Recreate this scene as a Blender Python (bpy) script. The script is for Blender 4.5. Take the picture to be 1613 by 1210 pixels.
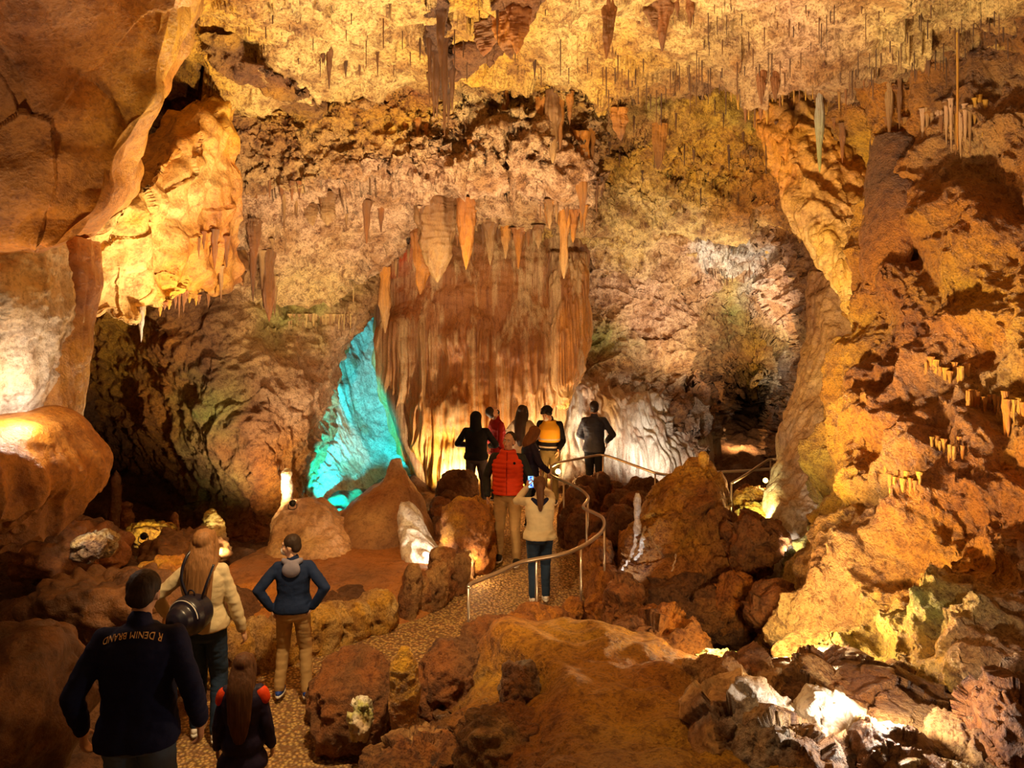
import bpy, bmesh, math, random
import numpy as np
from mathutils import Vector, Matrix, Euler
random.seed(7)
C = bpy.context.scene.collection
for o in list(bpy.data.objects): bpy.data.objects.remove(o)
PI = math.pi
FPX = 1200.0; CAMZ = 3.5; HOR = 480.0; CX = 806.5

# ------------------------------------------------------------------ camera
cd = bpy.data.cameras.new('camera'); cam = bpy.data.objects.new('camera', cd); C.objects.link(cam)
cam.location = (0, 0, CAMZ); cam.rotation_euler = (PI/2, 0, 0)
cd.sensor_fit = 'HORIZONTAL'; cd.sensor_width = 36.0; cd.lens = 36.0*FPX/1613.0
cd.shift_y = -(605.0-HOR)/1613.0; cd.clip_start = 0.05; cd.clip_end = 200
sc = bpy.context.scene; sc.camera = cam
sc.view_settings.view_transform = 'Standard'; sc.view_settings.look = 'None'
sc.view_settings.gamma = 1; sc.view_settings.use_curve_mapping = False
sc.view_settings.exposure = 1.12

def P(px, py, Y):
    """a place in the cave seen at px,py of the photograph, Y metres in front of the camera"""
    return Vector(((px-CX)/FPX*Y, Y, CAMZ-(py-HOR)/FPX*Y))

# ------------------------------------------------------------------ world: dim warm ambient fill, added light without a source
w = bpy.data.worlds.new('ambient_fill'); sc.world = w; w.use_nodes = True
w.node_tree.nodes['Background'].inputs[0].default_value = (1.0, 0.45, 0.16, 1)
w.node_tree.nodes['Background'].inputs[1].default_value = 0.05

WARM = (1.0, 0.68, 0.32); HALO = (1.0, 0.78, 0.48); WHITE = (1.0, 0.86, 0.68); AMBER = (1.0, 0.48, 0.14)
def lamp(px, py, Y, power, col=WARM, size=0.15, aim=None, spot=None, blend=0.6, name='cave_light'):
    kind = 'SPOT' if aim is not None else 'POINT'
    d = bpy.data.lights.new(name, kind); d.energy = power; d.color = col; d.shadow_soft_size = size
    o = bpy.data.objects.new(name, d); C.objects.link(o); o.location = P(px, py, Y)
    if aim is not None:
        d.spot_size = math.radians(spot or 100); d.spot_blend = blend
        v = P(*aim) - o.location; o.rotation_euler = v.to_track_quat('-Z', 'Y').to_euler()
    return o
# lamps among the rocks, some unseen and out of frame (place in the cave, power, colour)
lamp(1395, 1135, 4.0, 34, WHITE, .05, name='floor_uplight_right')
lamp(1235, 985, 5.8, 60, WARM, .08, name='ledge_uplight_right')
lamp(1150, 1040, 5.6, 280, WARM, .10, aim=(1500, 450, 6.0), spot=115, name='wall_uplight_right')
lamp(1010, 930, 6.2, 680, HALO, .10, aim=(1130, 0, 8.0), spot=140, name='ceiling_uplight')
lamp(600, 760, 7.2, 560, HALO, .10, aim=(600, 60, 9.2), spot=140, name='ceiling_uplight')
lamp(330, 830, 7.2, 75, HALO, .10, aim=(240, 300, 7), spot=100, name='left_uplight')
lamp(-160, 760, 3.8, 40, WARM, .10, aim=(120, 200, 4.2), spot=100, name='overhang_uplight')
lamp(720, 772, 13.6, 105, HALO, .06, aim=(700, 500, 15.2), spot=150, name='curtain_uplight')
lamp(840, 770, 13.7, 140, HALO, .06, aim=(820, 500, 15.2), spot=150, name='curtain_uplight')
lamp(879, 740, 12.5, 16, AMBER, .04, name='railing_light')
lamp(1040, 755, 13.8, 55, WHITE, .1, aim=(1040, 560, 15.5), spot=150, name='chamber_uplight')
lamp(1165, 590, 14.6, 190, WHITE, .1, aim=(1120, 440, 16.4), spot=140, name='chamber_light')
lamp(1165, 690, 17, 90, WARM, .1, aim=(1175, 650, 25), spot=130, name='tunnel_light')
lamp(400, 830, 10.2, 150, HALO, .08, aim=(400, 560, 12.2), spot=110, name='wall_uplight')
lamp(40, 646, 4.95, 6, WHITE, .03, name='left_column_light')
lamp(535, 805, 12.6, 400, (.0, .80, .95), .06, aim=(548, 640, 15.9), spot=64, blend=.25, name='cyan_light')
lamp(600, 385, 14.3, 4, (1, .02, .02), .04, name='red_light')
lamp(690, 887, 9.5, 12, WHITE, .02, aim=(665, 840, 10.1), spot=120, name='apron_light')
lamp(742, 888, 9.6, 9, WARM, .02, name='orange_rock_light')
lamp(461, 792, 10.5, 5, WHITE, .02, aim=(452, 740, 10.9), spot=120, name='stalagmite_light')
lamp(1182, 800, 9.6, 36, (1, .9, .35), .03, aim=(1200, 820, 10.2), spot=110, name='rock_light')
lamp(1243, 878, 8.5, 14, WHITE, .03, aim=(1243, 790, 9.3), spot=80, name='pillar_light')
lamp(975, 1012, 6.9, 3, (1, 1, .4), .02, aim=(985, 1024, 6.5), spot=120, name='rock_light')
lamp(1120, 1000, 6.4, 7, (1, .95, .4), .03, aim=(1135, 1045, 6.2), spot=120, name='rock_light')
lamp(228, 843, 9.7, 6, (1, .8, .3), .02, aim=(240, 838, 10.2), spot=120, name='rock_light')
lamp(352, 870, 9.5, 14, (1, .85, .5), .02, aim=(335, 830, 10), spot=120, name='rock_light')
lamp(120, 830, 7.6, 4, WHITE, .02, aim=(150, 858, 8), spot=90, name='rock_light')
lamp(1215, 760, 11.2, 25, AMBER, .03, aim=(1195, 800, 10.8), spot=130, name='red_rock_light')
lamp(560, -30, 4.8, 480, WARM, .10, aim=(560, 1010, 7.3), spot=60, name='path_light')  # unseen spot overhead, out of frame, brightening the path
lamp(820, -40, 4.4, 70, WARM, .10, aim=(950, 1080, 5.2), spot=70, name='ledge_light')  # unseen spot overhead, out of frame, brightening the ledge
lamp(985, 925, 8.55, 8, (.75, .85, 1), .02, aim=(1000, 855, 9.3), spot=70, name='vein_light')


# ------------------------------------------------------------------ numpy noise
_rng = np.random.RandomState(11)
_perm = np.arange(256); _rng.shuffle(_perm); _perm = np.concatenate([_perm, _perm, _perm])
_g = _rng.normal(size=(256, 3)); _g /= np.linalg.norm(_g, axis=1)[:, None]
def perlin(p, seed=0):
    p = p + seed*17.31
    i = np.floor(p).astype(np.int64); f = p - i; i &= 255
    u = f*f*f*(f*(f*6-15)+10); out = 0
    for dx in (0, 1):
        for dy in (0, 1):
            for dz in (0, 1):
                h = _perm[_perm[_perm[(i[:, 0]+dx) & 255]+((i[:, 1]+dy) & 255)]+((i[:, 2]+dz) & 255)]
                d = _g[h]; v = d[:, 0]*(f[:, 0]-dx)+d[:, 1]*(f[:, 1]-dy)+d[:, 2]*(f[:, 2]-dz)
                out = out + v*np.where(dx, u[:, 0], 1-u[:, 0])*np.where(dy, u[:, 1], 1-u[:, 1])*np.where(dz, u[:, 2], 1-u[:, 2])
    return out*1.6
def fbm(p, o=4, seed=0, gain=.5):
    a = 1.; s = 0; t = 0
    for k in range(o):
        s = s+a*perlin(p*(2.03**k), seed+k*3); t += a; a *= gain
    return s/t
def ridge(p, o=4, seed=0, gain=.55):
    a = 1.; s = 0; t = 0
    for k in range(o):
        s = s+a*(1-2*np.abs(perlin(p*(2.03**k), seed+k*5))); t += a; a *= gain
    return s/t
def worley(p, seed=0):
    """nearest cell: returns F1, F2, a random plane per cell"""
    i = np.floor(p).astype(np.int64); f1 = np.full(len(p), 9.); f2 = np.full(len(p), 9.); pl = np.zeros(len(p)); rn = np.zeros(len(p))
    for dx in (-1, 0, 1):
        for dy in (-1, 0, 1):
            for dz in (-1, 0, 1):
                q = i+np.array([dx, dy, dz])
                h = _perm[_perm[_perm[(q[:, 0]+seed) & 255]+(q[:, 1] & 255)]+(q[:, 2] & 255)]
                jit = (_g[h]*.45+.5); c = q+jit; v = p-c; d = np.sqrt((v**2).sum(1))
                nearer = d < f1
                f2 = np.where(nearer, f1, np.minimum(f2, d)); f1 = np.where(nearer, d, f1)
                pl = np.where(nearer, (v*_g[(h+91) & 255]).sum(1), pl); rn = np.where(nearer, h/255., rn)
    return f1, f2, pl, rn
def facets(p, seed=0):
    f1, f2, pl, rn = worley(p, seed); return pl*.9+(rn-.5)*.5
def smooth01(x): x = np.clip(x, 0, 1); return x*x*(3-2*x)

def disp(p, spec, t=None):
    """sum of rock relief terms; each (kind, scale, amplitude[, seed])"""
    d = np.zeros(len(p))
    for s in spec:
        k, sc_, am = s[:3]; sd = s[3] if len(s) > 3 else 0
        if k == 'fbm': d += am*fbm(p*sc_, 5, sd)
        elif k == 'soft': d += am*fbm(p*sc_, 2, sd)
        elif k == 'bulge': d += am*(np.abs(fbm(p*np.array([sc_, sc_, sc_*.7]), 2, sd))*2.4-.6)
        elif k == 'bil': d += am*(np.abs(fbm(p*sc_, 3, sd))*2.2-.5)
        elif k == 'ridge': d += am*ridge(p*sc_, 4, sd)
        elif k == 'facet':
            w_ = p+np.stack([perlin(p*sc_*1.3, 3+j) for j in range(3)], 1)*.25/sc_
            d += am*facets(w_*sc_, sd)
        elif k == 'flute':
            q = p*np.array([sc_, sc_, sc_*.045]); q = q+np.stack([perlin(p*.8, 5+j) for j in range(3)], 1)*.5
            d += am*ridge(q, 3, sd, .5)
        elif k == 'strata':
            q = p*np.array([sc_*.18, sc_*.18, sc_])+np.stack([perlin(p*.6, 8+j) for j in range(3)], 1)*.5
            d += am*ridge(q, 3, sd, .5)
        elif k == 'pit':
            f1, f2, pl, rn = worley(p*sc_, sd); d -= am*smooth01((.42-f1)/.25)*(rn > .45)
        elif k == 'knob':
            f1, f2, pl, rn = worley(p*sc_, sd); d += am*np.sqrt(np.clip(.5-f1, 0, 1))
        elif k == 'drip':   # rounded flowstone lips: saw tooth in height, warped, with small flutes beneath each lip
            ww = fbm(p*.9, 3, sd)*1.3
            hgt = p[:, 2]*sc_+ww*1.6
            fr = hgt-np.floor(hgt); lip = np.where(fr < .25, fr/.25, 1-((fr-.25)/.75)**.6)
            lip = smooth01(lip)
            msk = smooth01(fbm(p*.7, 2, sd+4)*2+.35)
            d += am*lip*msk + am*.22*ridge(p*np.array([9., 9., .8]), 2, sd)*smooth01((.4-fr)/.3)*msk
    return d

# ------------------------------------------------------------------ palette of the stone (linear); its darks also paint some shade
PAL = dict(cream=(.90, .62, .22), white=(.86, .80, .70), gold=(.82, .44, .04), orange=(.70, .27, .03), rust=(.40, .14, .03),
           pink=(.82, .50, .28), brown=(.27, .12, .04), green=(.42, .42, .10), dark=(.09, .05, .03), grey=(.50, .43, .36), tan=(.62, .36, .13), umber=(.16, .07, .03))

def new_mat(name):
    m = bpy.data.materials.new(name); m.use_nodes = True; nt = m.node_tree
    b = nt.nodes['Principled BSDF']; return m, nt, b
def N(nt, t, **kw):
    n = nt.nodes.new(t)
    for k, v in kw.items():
        if k.startswith('i_'): n.inputs[k[2:].replace('_', ' ')].default_value = v
        else: setattr(n, k, v)
    return n
def rock_mat(name, scale=1., bump=.6, rough=.55, crack=.25, var=.5, spec=.5, patch=(.35, .14, .04), dark=.7, fine=.45, stretch=None):
    m, nt, b = new_mat(name); L = nt.links.new
    at = N(nt, 'ShaderNodeAttribute', attribute_name='Col')
    tc = N(nt, 'ShaderNodeTexCoord')
    n1 = N(nt, 'ShaderNodeTexNoise'); n1.inputs['Scale'].default_value = 1.7*scale; n1.inputs['Detail'].default_value = 7; n1.inputs['Roughness'].default_value = .65
    n2 = N(nt, 'ShaderNodeTexNoise'); n2.inputs['Scale'].default_value = 9*scale; n2.inputs['Detail'].default_value = 8; n2.inputs['Roughness'].default_value = .7
    n3 = N(nt, 'ShaderNodeTexNoise'); n3.inputs['Scale'].default_value = 38*scale; n3.inputs['Detail'].default_value = 5; n3.inputs['Roughness'].default_value = .65
    vo = N(nt, 'ShaderNodeTexVoronoi', feature='DISTANCE_TO_EDGE'); vo.inputs['Scale'].default_value = 1.9*scale
    wm = N(nt, 'ShaderNodeMix', data_type='VECTOR'); wm.inputs[0].default_value = .16
    vec = tc.outputs['Object']
    if stretch:
        mp = N(nt, 'ShaderNodeMapping'); mp.inputs['Scale'].default_value = stretch; L(vec, mp.inputs[0]); vec = mp.outputs[0]
    for n in (n1, n2, n3): L(vec if n is not n3 else tc.outputs['Object'], n.inputs['Vector'])
    L(tc.outputs['Object'], wm.inputs[4]); L(n2.outputs['Color'], wm.inputs[5]); L(wm.outputs[1], vo.inputs['Vector'])
    def ramp(src, a, b_, c0=0., c1=1.):
        r = N(nt, 'ShaderNodeMapRange'); r.inputs[1].default_value = a; r.inputs[2].default_value = b_; r.inputs[3].default_value = c0; r.inputs[4].default_value = c1
        L(src, r.inputs[0]); return r.outputs[0]
    def mul(cin, fac, colr):
        x = N(nt, 'ShaderNodeMix', data_type='RGBA', blend_type='MULTIPLY'); L(fac, x.inputs[0]); L(cin, x.inputs[6]); x.inputs[7].default_value = (*colr, 1); return x.outputs[2]
    def mixc(cin, fac, colr):
        x = N(nt, 'ShaderNodeMix', data_type='RGBA'); L(fac, x.inputs[0]); L(cin, x.inputs[6]); x.inputs[7].default_value = (*colr, 1); return x.outputs[2]
    c = at.outputs['Color']
    c = mixc(c, ramp(n1.outputs[0], .49, .60, 0, var), patch)
    c = mul(c, ramp(n2.outputs[0], .48, .64, 0, dark), (.26, .12, .05))
    c = mul(c, ramp(n3.outputs[0], .5, .64, 0, dark*.9), (.30, .16, .07))
    c = mul(c, ramp(vo.outputs[0], .0, .035, crack, 0), (.20, .10, .05))
    L(c, b.inputs['Base Color'])
    L(ramp(n2.outputs[0], .3, .7, rough-.13, rough+.15), b.inputs['Roughness'])
    b.inputs['Specular IOR Level'].default_value = spec
    bp = N(nt, 'ShaderNodeBump'); bp.inputs['Strength'].default_value = bump; bp.inputs['Distance'].default_value = .06
    ad = N(nt, 'ShaderNodeMath', operation='ADD'); L(n2.outputs[0], ad.inputs[0])
    a3 = N(nt, 'ShaderNodeMath', operation='MULTIPLY'); L(n3.outputs[0], a3.inputs[0]); a3.inputs[1].default_value = fine
    L(a3.outputs[0], ad.inputs[1]); L(ad.outputs[0], bp.inputs['Height']); L(bp.outputs[0], b.inputs['Normal'])
    return m
M = {}
M['rock'] = rock_mat('cave_rock', 1., 1.0, .55, .3, .75, .5, (.40, .17, .04), .85, .6)
M['pale'] = rock_mat('pale_calcite', .9, .55, .5, .4, .5, .5, (.62, .33, .08), .5, .5)
M['rough'] = rock_mat('rough_popcorn_rock', 1.6, 1.0, .6, .2, .4, .5, (.30, .13, .05), .7)
M['flow'] = rock_mat('wet_flowstone', 1.2, 1.0, .40, .0, .4, .7, (.46, .17, .03), .75, .9)
M['smooth'] = rock_mat('smooth_flowstone', .9, .55, .42, .0, .5, .6, (.42, .17, .04), .5, .6)
M['streak'] = rock_mat('streaked_calcite', 1.3, .5, .45, .0, .75, .6, (.42, .20, .09), .5, .5, (1.3, 1.3, .06))
M['curtain'] = rock_mat('drapery_stone', 1.6, .5, .42, .0, .75, .6, (.74, .48, .22), .6, .45, (1.5, 1.5, .05))

def link_mesh(name, V, F, mat, col=None, smooth=True, parent=None, colf=None):
    me = bpy.data.meshes.new(name)
    V = np.asarray(V, dtype=np.float32); F = np.asarray(F, dtype=np.int32)
    me.vertices.add(len(V)); me.vertices.foreach_set('co', V.ravel())
    k = F.shape[1]; me.loops.add(F.size); me.loops.foreach_set('vertex_index', F.ravel())
    me.polygons.add(len(F)); me.polygons.foreach_set('loop_start', np.arange(0, F.size, k, dtype=np.int32))
    if smooth: me.polygons.foreach_set('use_smooth', np.ones(len(F), dtype=bool))
    me.update(calc_edges=True)
    if col is not None:
        a = me.color_attributes.new('Col', 'FLOAT_COLOR', 'POINT')
        c4 = np.ones((len(V), 4), dtype=np.float32); c4[:, :3] = col; a.data.foreach_set('color', c4.ravel())
    me.materials.append(mat)
    o = bpy.data.objects.new(name, me); C.objects.link(o)
    if parent: o.parent = parent
    return o
def tag(o, label=None, cat=None, group=None, kind=None):
    if label: o['label'] = label
    if cat: o['category'] = cat
    if group: o['group'] = group
    if kind: o['kind'] = kind
    return o
def empty(name, loc, rz=0):
    o = bpy.data.objects.new(name, None); C.objects.link(o); o.location = loc; o.rotation_euler = (0, 0, rz); o.empty_display_size = .1; return o

def crm(n, m, closed=False, lin=False):
    """matrix taking n control rows to m samples along a Catmull-Rom spline"""
    A = np.zeros((m, n)); ts = np.linspace(0, n if closed else n-1, m, endpoint=not closed)
    for r, t in enumerate(ts):
        i = int(math.floor(t)); i = min(i, (n-1) if closed else (n-2)); f = t-i
        if lin: ws = {0: 1-f, 1: f}
        else: ws = {-1: -.5*f+f*f-.5*f**3, 0: 1-2.5*f*f+1.5*f**3, 1: .5*f+2*f*f-1.5*f**3, 2: -.5*f*f+.5*f**3}
        for k, wgt in ws.items():
            j = (i+k) % n if closed else min(max(i+k, 0), n-1)
            A[r, j] += wgt
    return A
def grid_faces(nr, nc, closed=False):
    r = np.arange(nr-1)[:, None]; c = np.arange(nc if closed else nc-1)[None, :]; c2 = (c+1) % nc
    a = r*nc+c; b = r*nc+c2; d = (r+1)*nc+c; e = (r+1)*nc+c2
    return np.stack([a, b, e, d], -1).reshape(-1, 4)
def normals(G, closed=False):
    if closed: du = np.roll(G, -1, 1)-np.roll(G, 1, 1)
    else: du = np.gradient(G, axis=1)
    dv = np.gradient(G, axis=0); n = np.cross(dv, du); l = np.linalg.norm(n, axis=2, keepdims=True); return n/np.maximum(l, 1e-9)
def palgrid(names):
    rows_ = [r.split() if isinstance(r, str) else list(r) for r in names]; n = max(len(r) for r in rows_)
    return np.array([[PAL[k] for k in r+[r[-1]]*(n-len(r))] for r in rows_])
def colours(cg, nr, nc, closed, Pv, seed=0, wob=.5):
    cg = palgrid(cg) if not isinstance(cg, np.ndarray) else cg
    R, Cn = cg.shape[:2]
    up = np.einsum('ar,rcd,bc->abd', crm(R, nr, lin=True), cg, crm(Cn, nc, closed, lin=True)) if R > 1 else np.einsum('rcd,bc->bd', cg, crm(Cn, nc, closed, lin=True))[None].repeat(nr, 0)
    # wander the lookup so patch outlines are ragged
    n1 = fbm(Pv*1.3, 4, seed+40).reshape(nr, nc); n2 = fbm(Pv*1.3, 4, seed+50).reshape(nr, nc)
    ri = np.clip(np.arange(nr)[:, None]+n1*nr/max(R-1, 1)*wob*1.6, 0, nr-1).astype(int)
    ci = np.arange(nc)[None, :]+n2*nc/max(Cn-1, 1)*wob*1.6
    ci = (ci.astype(int) % nc) if closed else np.clip(ci, 0, nc-1).astype(int)
    return up[ri, ci].reshape(-1, 3)
def patch(name, rows, nr, nc, spec, cg, mat, out=None, seed=0, ampmask=None, wob=.5):
    """open rock surface through a net of places; rows: list of lists of (px,py,Y)"""
    G = np.array([[P(*c) for c in r] for r in rows]); R, Cn = G.shape[:2]
    S = np.einsum('ar,rcd,bc->abd', crm(R, nr), G, crm(Cn, nc))
    n = normals(S); toc = np.array([0, 0, CAMZ])-S
    sgn = np.sign((n*toc).sum(2).mean()); n = n*sgn
    Pv = S.reshape(-1, 3); d = disp(Pv, spec)
    if ampmask is not None: d = d*ampmask(Pv)
    V = Pv+n.reshape(-1, 3)*d[:, None]
    col = colours(cg, nr, nc, False, Pv, seed, wob)
    return link_mesh(name, V, grid_faces(nr, nc), mat, col)
def rowsof(pxs, spec):
    """spec rows: (pys, Ys) or (pys, Ys, pxs)"""
    out = []
    for s in spec:
        x = s[2] if len(s) > 2 else pxs; n = len(x)
        py = [s[0]]*n if not hasattr(s[0], '__len__') else s[0]; Y = [s[1]]*n if not hasattr(s[1], '__len__') else s[1]
        out.append([(x[i], py[i], Y[i]) for i in range(n)])
    return out
def column(name, rings, na, nr, spec, cg, mat, parent=None, seed=0, flat=.7, cap=True, wob=.5, taper_top=False):
    """closed rock body from stacked outlines; ring: (px_left, px_right, py, Y_centre, half_depth)"""
    K = 16; G = []
    for (l, r, py, Y, hd) in rings:
        a = P(l, py, Y); b = P(r, py, Y); c = (a+b)/2; hw = (b-a).length/2; row = []
        for k in range(K):
            t = 2*PI*k/K; ct, st = math.cos(t), math.sin(t)
            row.append((c.x+hw*math.copysign(abs(ct)**flat, ct), c.y-hd*math.copysign(abs(st)**flat, st), c.z))
        G.append(row)
    G = np.array(G); S = np.einsum('ar,rcd,bc->abd', crm(len(G), nr), G, crm(K, na, True))
    n = normals(S, True); cen = S.mean(1, keepdims=True); sg = np.sign((n*(S-cen)).sum()); n *= sg
    Pv = S.reshape(-1, 3); d = disp(Pv, spec)
    V = Pv+n.reshape(-1, 3)*d[:, None]
    col = colours(cg, nr, na, True, Pv, seed, wob)
    F = grid_faces(nr, na, True)
    if cap:
        V = np.vstack([V, V[:na].mean(0), V[-na:].mean(0)]); col = np.vstack([col, col[0], col[-1]])
        t = len(V)-2; F2 = []
        for k in range(na):
            F2.append([t, (k+1) % na, k, k]); F2.append([t+1, (nr-1)*na+k, (nr-1)*na+(k+1) % na, (nr-1)*na+(k+1) % na])
        o = link_mixed(name, V, F, np.array(F2)[:, :3], mat, col, parent); return o
    return link_mesh(name, V, F, mat, col, parent=parent)
def link_mixed(name, V, Q, T, mat, col=None, parent=None, smooth=True):
    me = bpy.data.meshes.new(name); V = np.asarray(V, dtype=np.float32)
    me.vertices.add(len(V)); me.vertices.foreach_set('co', V.ravel())
    li = np.concatenate([np.asarray(Q).ravel(), np.asarray(T).ravel()]).astype(np.int32)
    me.loops.add(len(li)); me.loops.foreach_set('vertex_index', li)
    ls = np.concatenate([np.arange(len(Q))*4, len(Q)*4+np.arange(len(T))*3]).astype(np.int32)
    me.polygons.add(len(ls)); me.polygons.foreach_set('loop_start', ls)
    if smooth: me.polygons.foreach_set('use_smooth', np.ones(len(ls), dtype=bool))
    me.update(calc_edges=True)
    if col is not None:
        a = me.color_attributes.new('Col', 'FLOAT_COLOR', 'POINT'); c4 = np.ones((len(V), 4), dtype=np.float32); c4[:, :3] = col; a.data.foreach_set('color', c4.ravel())
    me.materials.append(mat); o = bpy.data.objects.new(name, me); C.objects.link(o)
    if parent: o.parent = parent
    return o

# ================================================================== THE CAVE ITSELF
q = lambda s: s
# -- ceiling: near slab, front face, the lower pink shelf, the receding right part
pxc = [180, 330, 450, 600, 750, 890, 960, 1100, 1250, 1400, 1550, 1760]
rows = rowsof(pxc, [
    (-420, 3.6), (-150, [5.6]*12), (0, 7.3),
    ([70, 105, 135, 115, 95, 118, 140, 128, 128, 130, 80, -15], [8, 8.6, 9.2, 9.3, 9.1, 9.4, 9.7, 9.5, 9.5, 9.6, 8.4, 6.9]),
    ([95, 125, 160, 140, 120, 140, 120, 92, 92, 100, 60, -15], [8.6, 9.2, 9.7, 9.8, 9.8, 10.2, 11., 11.4, 11.4, 10.8, 9.4, 7.8]),
    ([130, 180, 215, 190, 175, 190, 190, 185, 200, 200, 170, 100], [9, 9.6, 9.9, 10.1, 10.2, 10.4, 11.8, 12.4, 12.4, 11.4, 9.8, 8.0]),
    ([210, 255, 285, 268, 272, 285, 262, 262, 280, 300, 300, 280], [9.6, 9.9, 10.0, 10.3, 10.2, 10.4, 12.9, 13.4, 12.9, 11.6, 10, 8.4]),
    ([300, 350, 335, 312, 300, 308, 330, 330, 350, 400, 420, 420], [9.8, 10.8, 11.2, 11.4, 11.5, 11.6, 13.8, 14.2, 13.6, 12, 10.6, 9]),
    ([420, 458, 468, 385, 344, 346, 378, 380, 405, 480, 500, 500], [10.6, 12, 12.5, 12.9, 12.9, 12.9, 15., 15.4, 14.6, 12.6, 11.4, 10]),
    ([430, 440, 440, 362, 325, 330, 385, 395, 420, 500, 520, 520], [11.4, 12.8, 13.4, 13.7, 13.8, 13.8, 16, 16.4, 15.4, 13.4, 12.2, 11]),
    ([400, 380, 360, 290, 260, 270, 360, 380, 420, 500, 520, 520], [12, 14, 14.8, 15.2, 15.4, 15.4, 17.4, 17.6, 16.4, 14.4, 13, 12]),
])
cg = ["orange gold cream cream gold gold cream gold pink cream cream cream",
      "orange gold cream cream cream gold cream cream pink cream pink cream",
      "orange gold cream cream gold cream cream cream pink cream cream gold",
      "gold gold cream cream gold cream gold brown brown brown umber gold",  # right columns here and below darkened: painted shade behind the slab edge
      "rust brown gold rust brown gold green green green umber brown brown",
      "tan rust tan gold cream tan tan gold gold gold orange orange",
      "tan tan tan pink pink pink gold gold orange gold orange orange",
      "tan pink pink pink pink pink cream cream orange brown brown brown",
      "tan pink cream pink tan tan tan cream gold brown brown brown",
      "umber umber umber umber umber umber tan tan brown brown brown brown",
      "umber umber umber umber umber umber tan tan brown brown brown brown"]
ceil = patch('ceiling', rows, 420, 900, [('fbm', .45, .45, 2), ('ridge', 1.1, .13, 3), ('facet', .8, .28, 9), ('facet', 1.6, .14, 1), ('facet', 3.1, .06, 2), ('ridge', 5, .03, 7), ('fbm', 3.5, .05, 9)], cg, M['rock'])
CEIL_PRESS = lambda V: (.16*ridge(V*1.9, 4, 21)+.12*facets(V*2.6+fbm(V*2, 2, 5)[:, None]*.4, 7)+.05*ridge(V*7, 3, 4)-.05)*smooth01((V[:, 1]-9.2)/.8)*smooth01((5.2+1.3-V[:, 2])/.5)*smooth01((V[:, 2]-4.95)/.4)
tag(ceil, 'rough cave ceiling of cream and golden limestone slabs', 'ceiling', kind='structure')

# -- far chamber behind the right side of the path
px = [850, 930, 1005, 1065, 1112, 1150, 1195, 1238, 1285, 1345]
rows = rowsof(px, [
    (330, [14.6, 15, 15.2, 15.3, 15.3, 15, 14.6, 14, 13, 12]),
    (375, [14.6, 15, 15.2, 15.4, 15.5, 15.4, 15, 14.4, 13.4, 12]),
    (430, [15.2, 15.6, 16, 16.4, 16.6, 16.6, 16.2, 15, 13.6, 12]),
    (485, [15.6, 16, 16.4, 16.9, 17.2, 17.4, 17.2, 15.6, 13.8, 12]),
    (540, [15.6, 16, 16.4, 17, 18, 18.8, 19, 17.5, 13.9, 12]),
    (590, [15.5, 15.8, 16.1, 16.8, 18.4, 21, 22, 19, 13.6, 12]),
    (632, [15.3, 15.6, 15.8, 16.2, 17.4, 25, 26, 18, 13.3, 11.8]),
    (680, [15.2, 15.4, 15.5, 15.8, 16.4, 26, 26, 15.4, 13, 11.6]),
    (730, [15.1, 15.2, 15.3, 15.5, 15.9, 24, 24, 14.8, 12.8, 11.4]),
    (800, [14.8, 14.9, 15, 15.1, 15.4, 20, 20, 14.4, 12.6, 11.2])])
cg = ["gold gold gold cream pink white gold orange brown brown",
      "tan cream cream pink white white grey brown brown brown",
      "tan pink pink tan pink cream white pink brown brown",
      "pink tan pink pink tan green tan pink brown tan",
      "tan green pink tan tan tan gold cream brown tan",
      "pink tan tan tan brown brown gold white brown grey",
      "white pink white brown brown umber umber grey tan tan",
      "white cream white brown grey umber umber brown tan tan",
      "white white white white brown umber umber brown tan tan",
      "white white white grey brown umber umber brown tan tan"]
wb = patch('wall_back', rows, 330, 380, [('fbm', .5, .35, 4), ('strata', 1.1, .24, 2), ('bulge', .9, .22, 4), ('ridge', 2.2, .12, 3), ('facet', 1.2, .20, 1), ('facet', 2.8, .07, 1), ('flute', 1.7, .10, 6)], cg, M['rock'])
tag(wb, 'pink and white banded walls of the far chamber with a dark tunnel', 'wall', kind='structure')

# -- back left wall with its dark recess
px = [-120, 40, 130, 200, 270, 335, 395, 448, 484, 492]
rows = rowsof(px, [
    (330, [8, 9, 10, 10.6, 11.4, 12, 12.5, 12.9, 13.6, 14.8], px[:7]+[470, 570, 600]),
    (420, [8, 9.5, 11.5, 12, 12, 12.2, 12.6, 12.9, 13.7, 15], px[:7]+[470, 575, 600]),
    (480, [8, 10, 12.5, 12.6, 12, 12.1, 12.4, 12.8, 13.6, 15], px[:7]+[465, 563, 582]),
    (560, [8, 10.6, 14, 13.4, 12.3, 12, 12.1, 12.5, 13.4, 15], px[:7]+[455, 528, 540]),
    (640, [8, 11, 15, 14.6, 13, 12, 11.9, 12.3, 13.3, 15], px[:7]+[450, 496, 506]),
    (720, [8, 11, 15.4, 15.4, 14.4, 12.6, 11.8, 12.2, 13.3, 15]),
    (790, [8, 11, 15.4, 15.6, 15, 13.4, 12, 12.1, 13.4, 15]),
    (850, [8, 10.6, 13.4, 13.6, 13.2, 12.6, 11.8, 12, 13.2, 15]),
    (920, [7.6, 9.4, 11, 11.2, 11.4, 11.4, 11.2, 11.4, 12.8, 14])])
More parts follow.
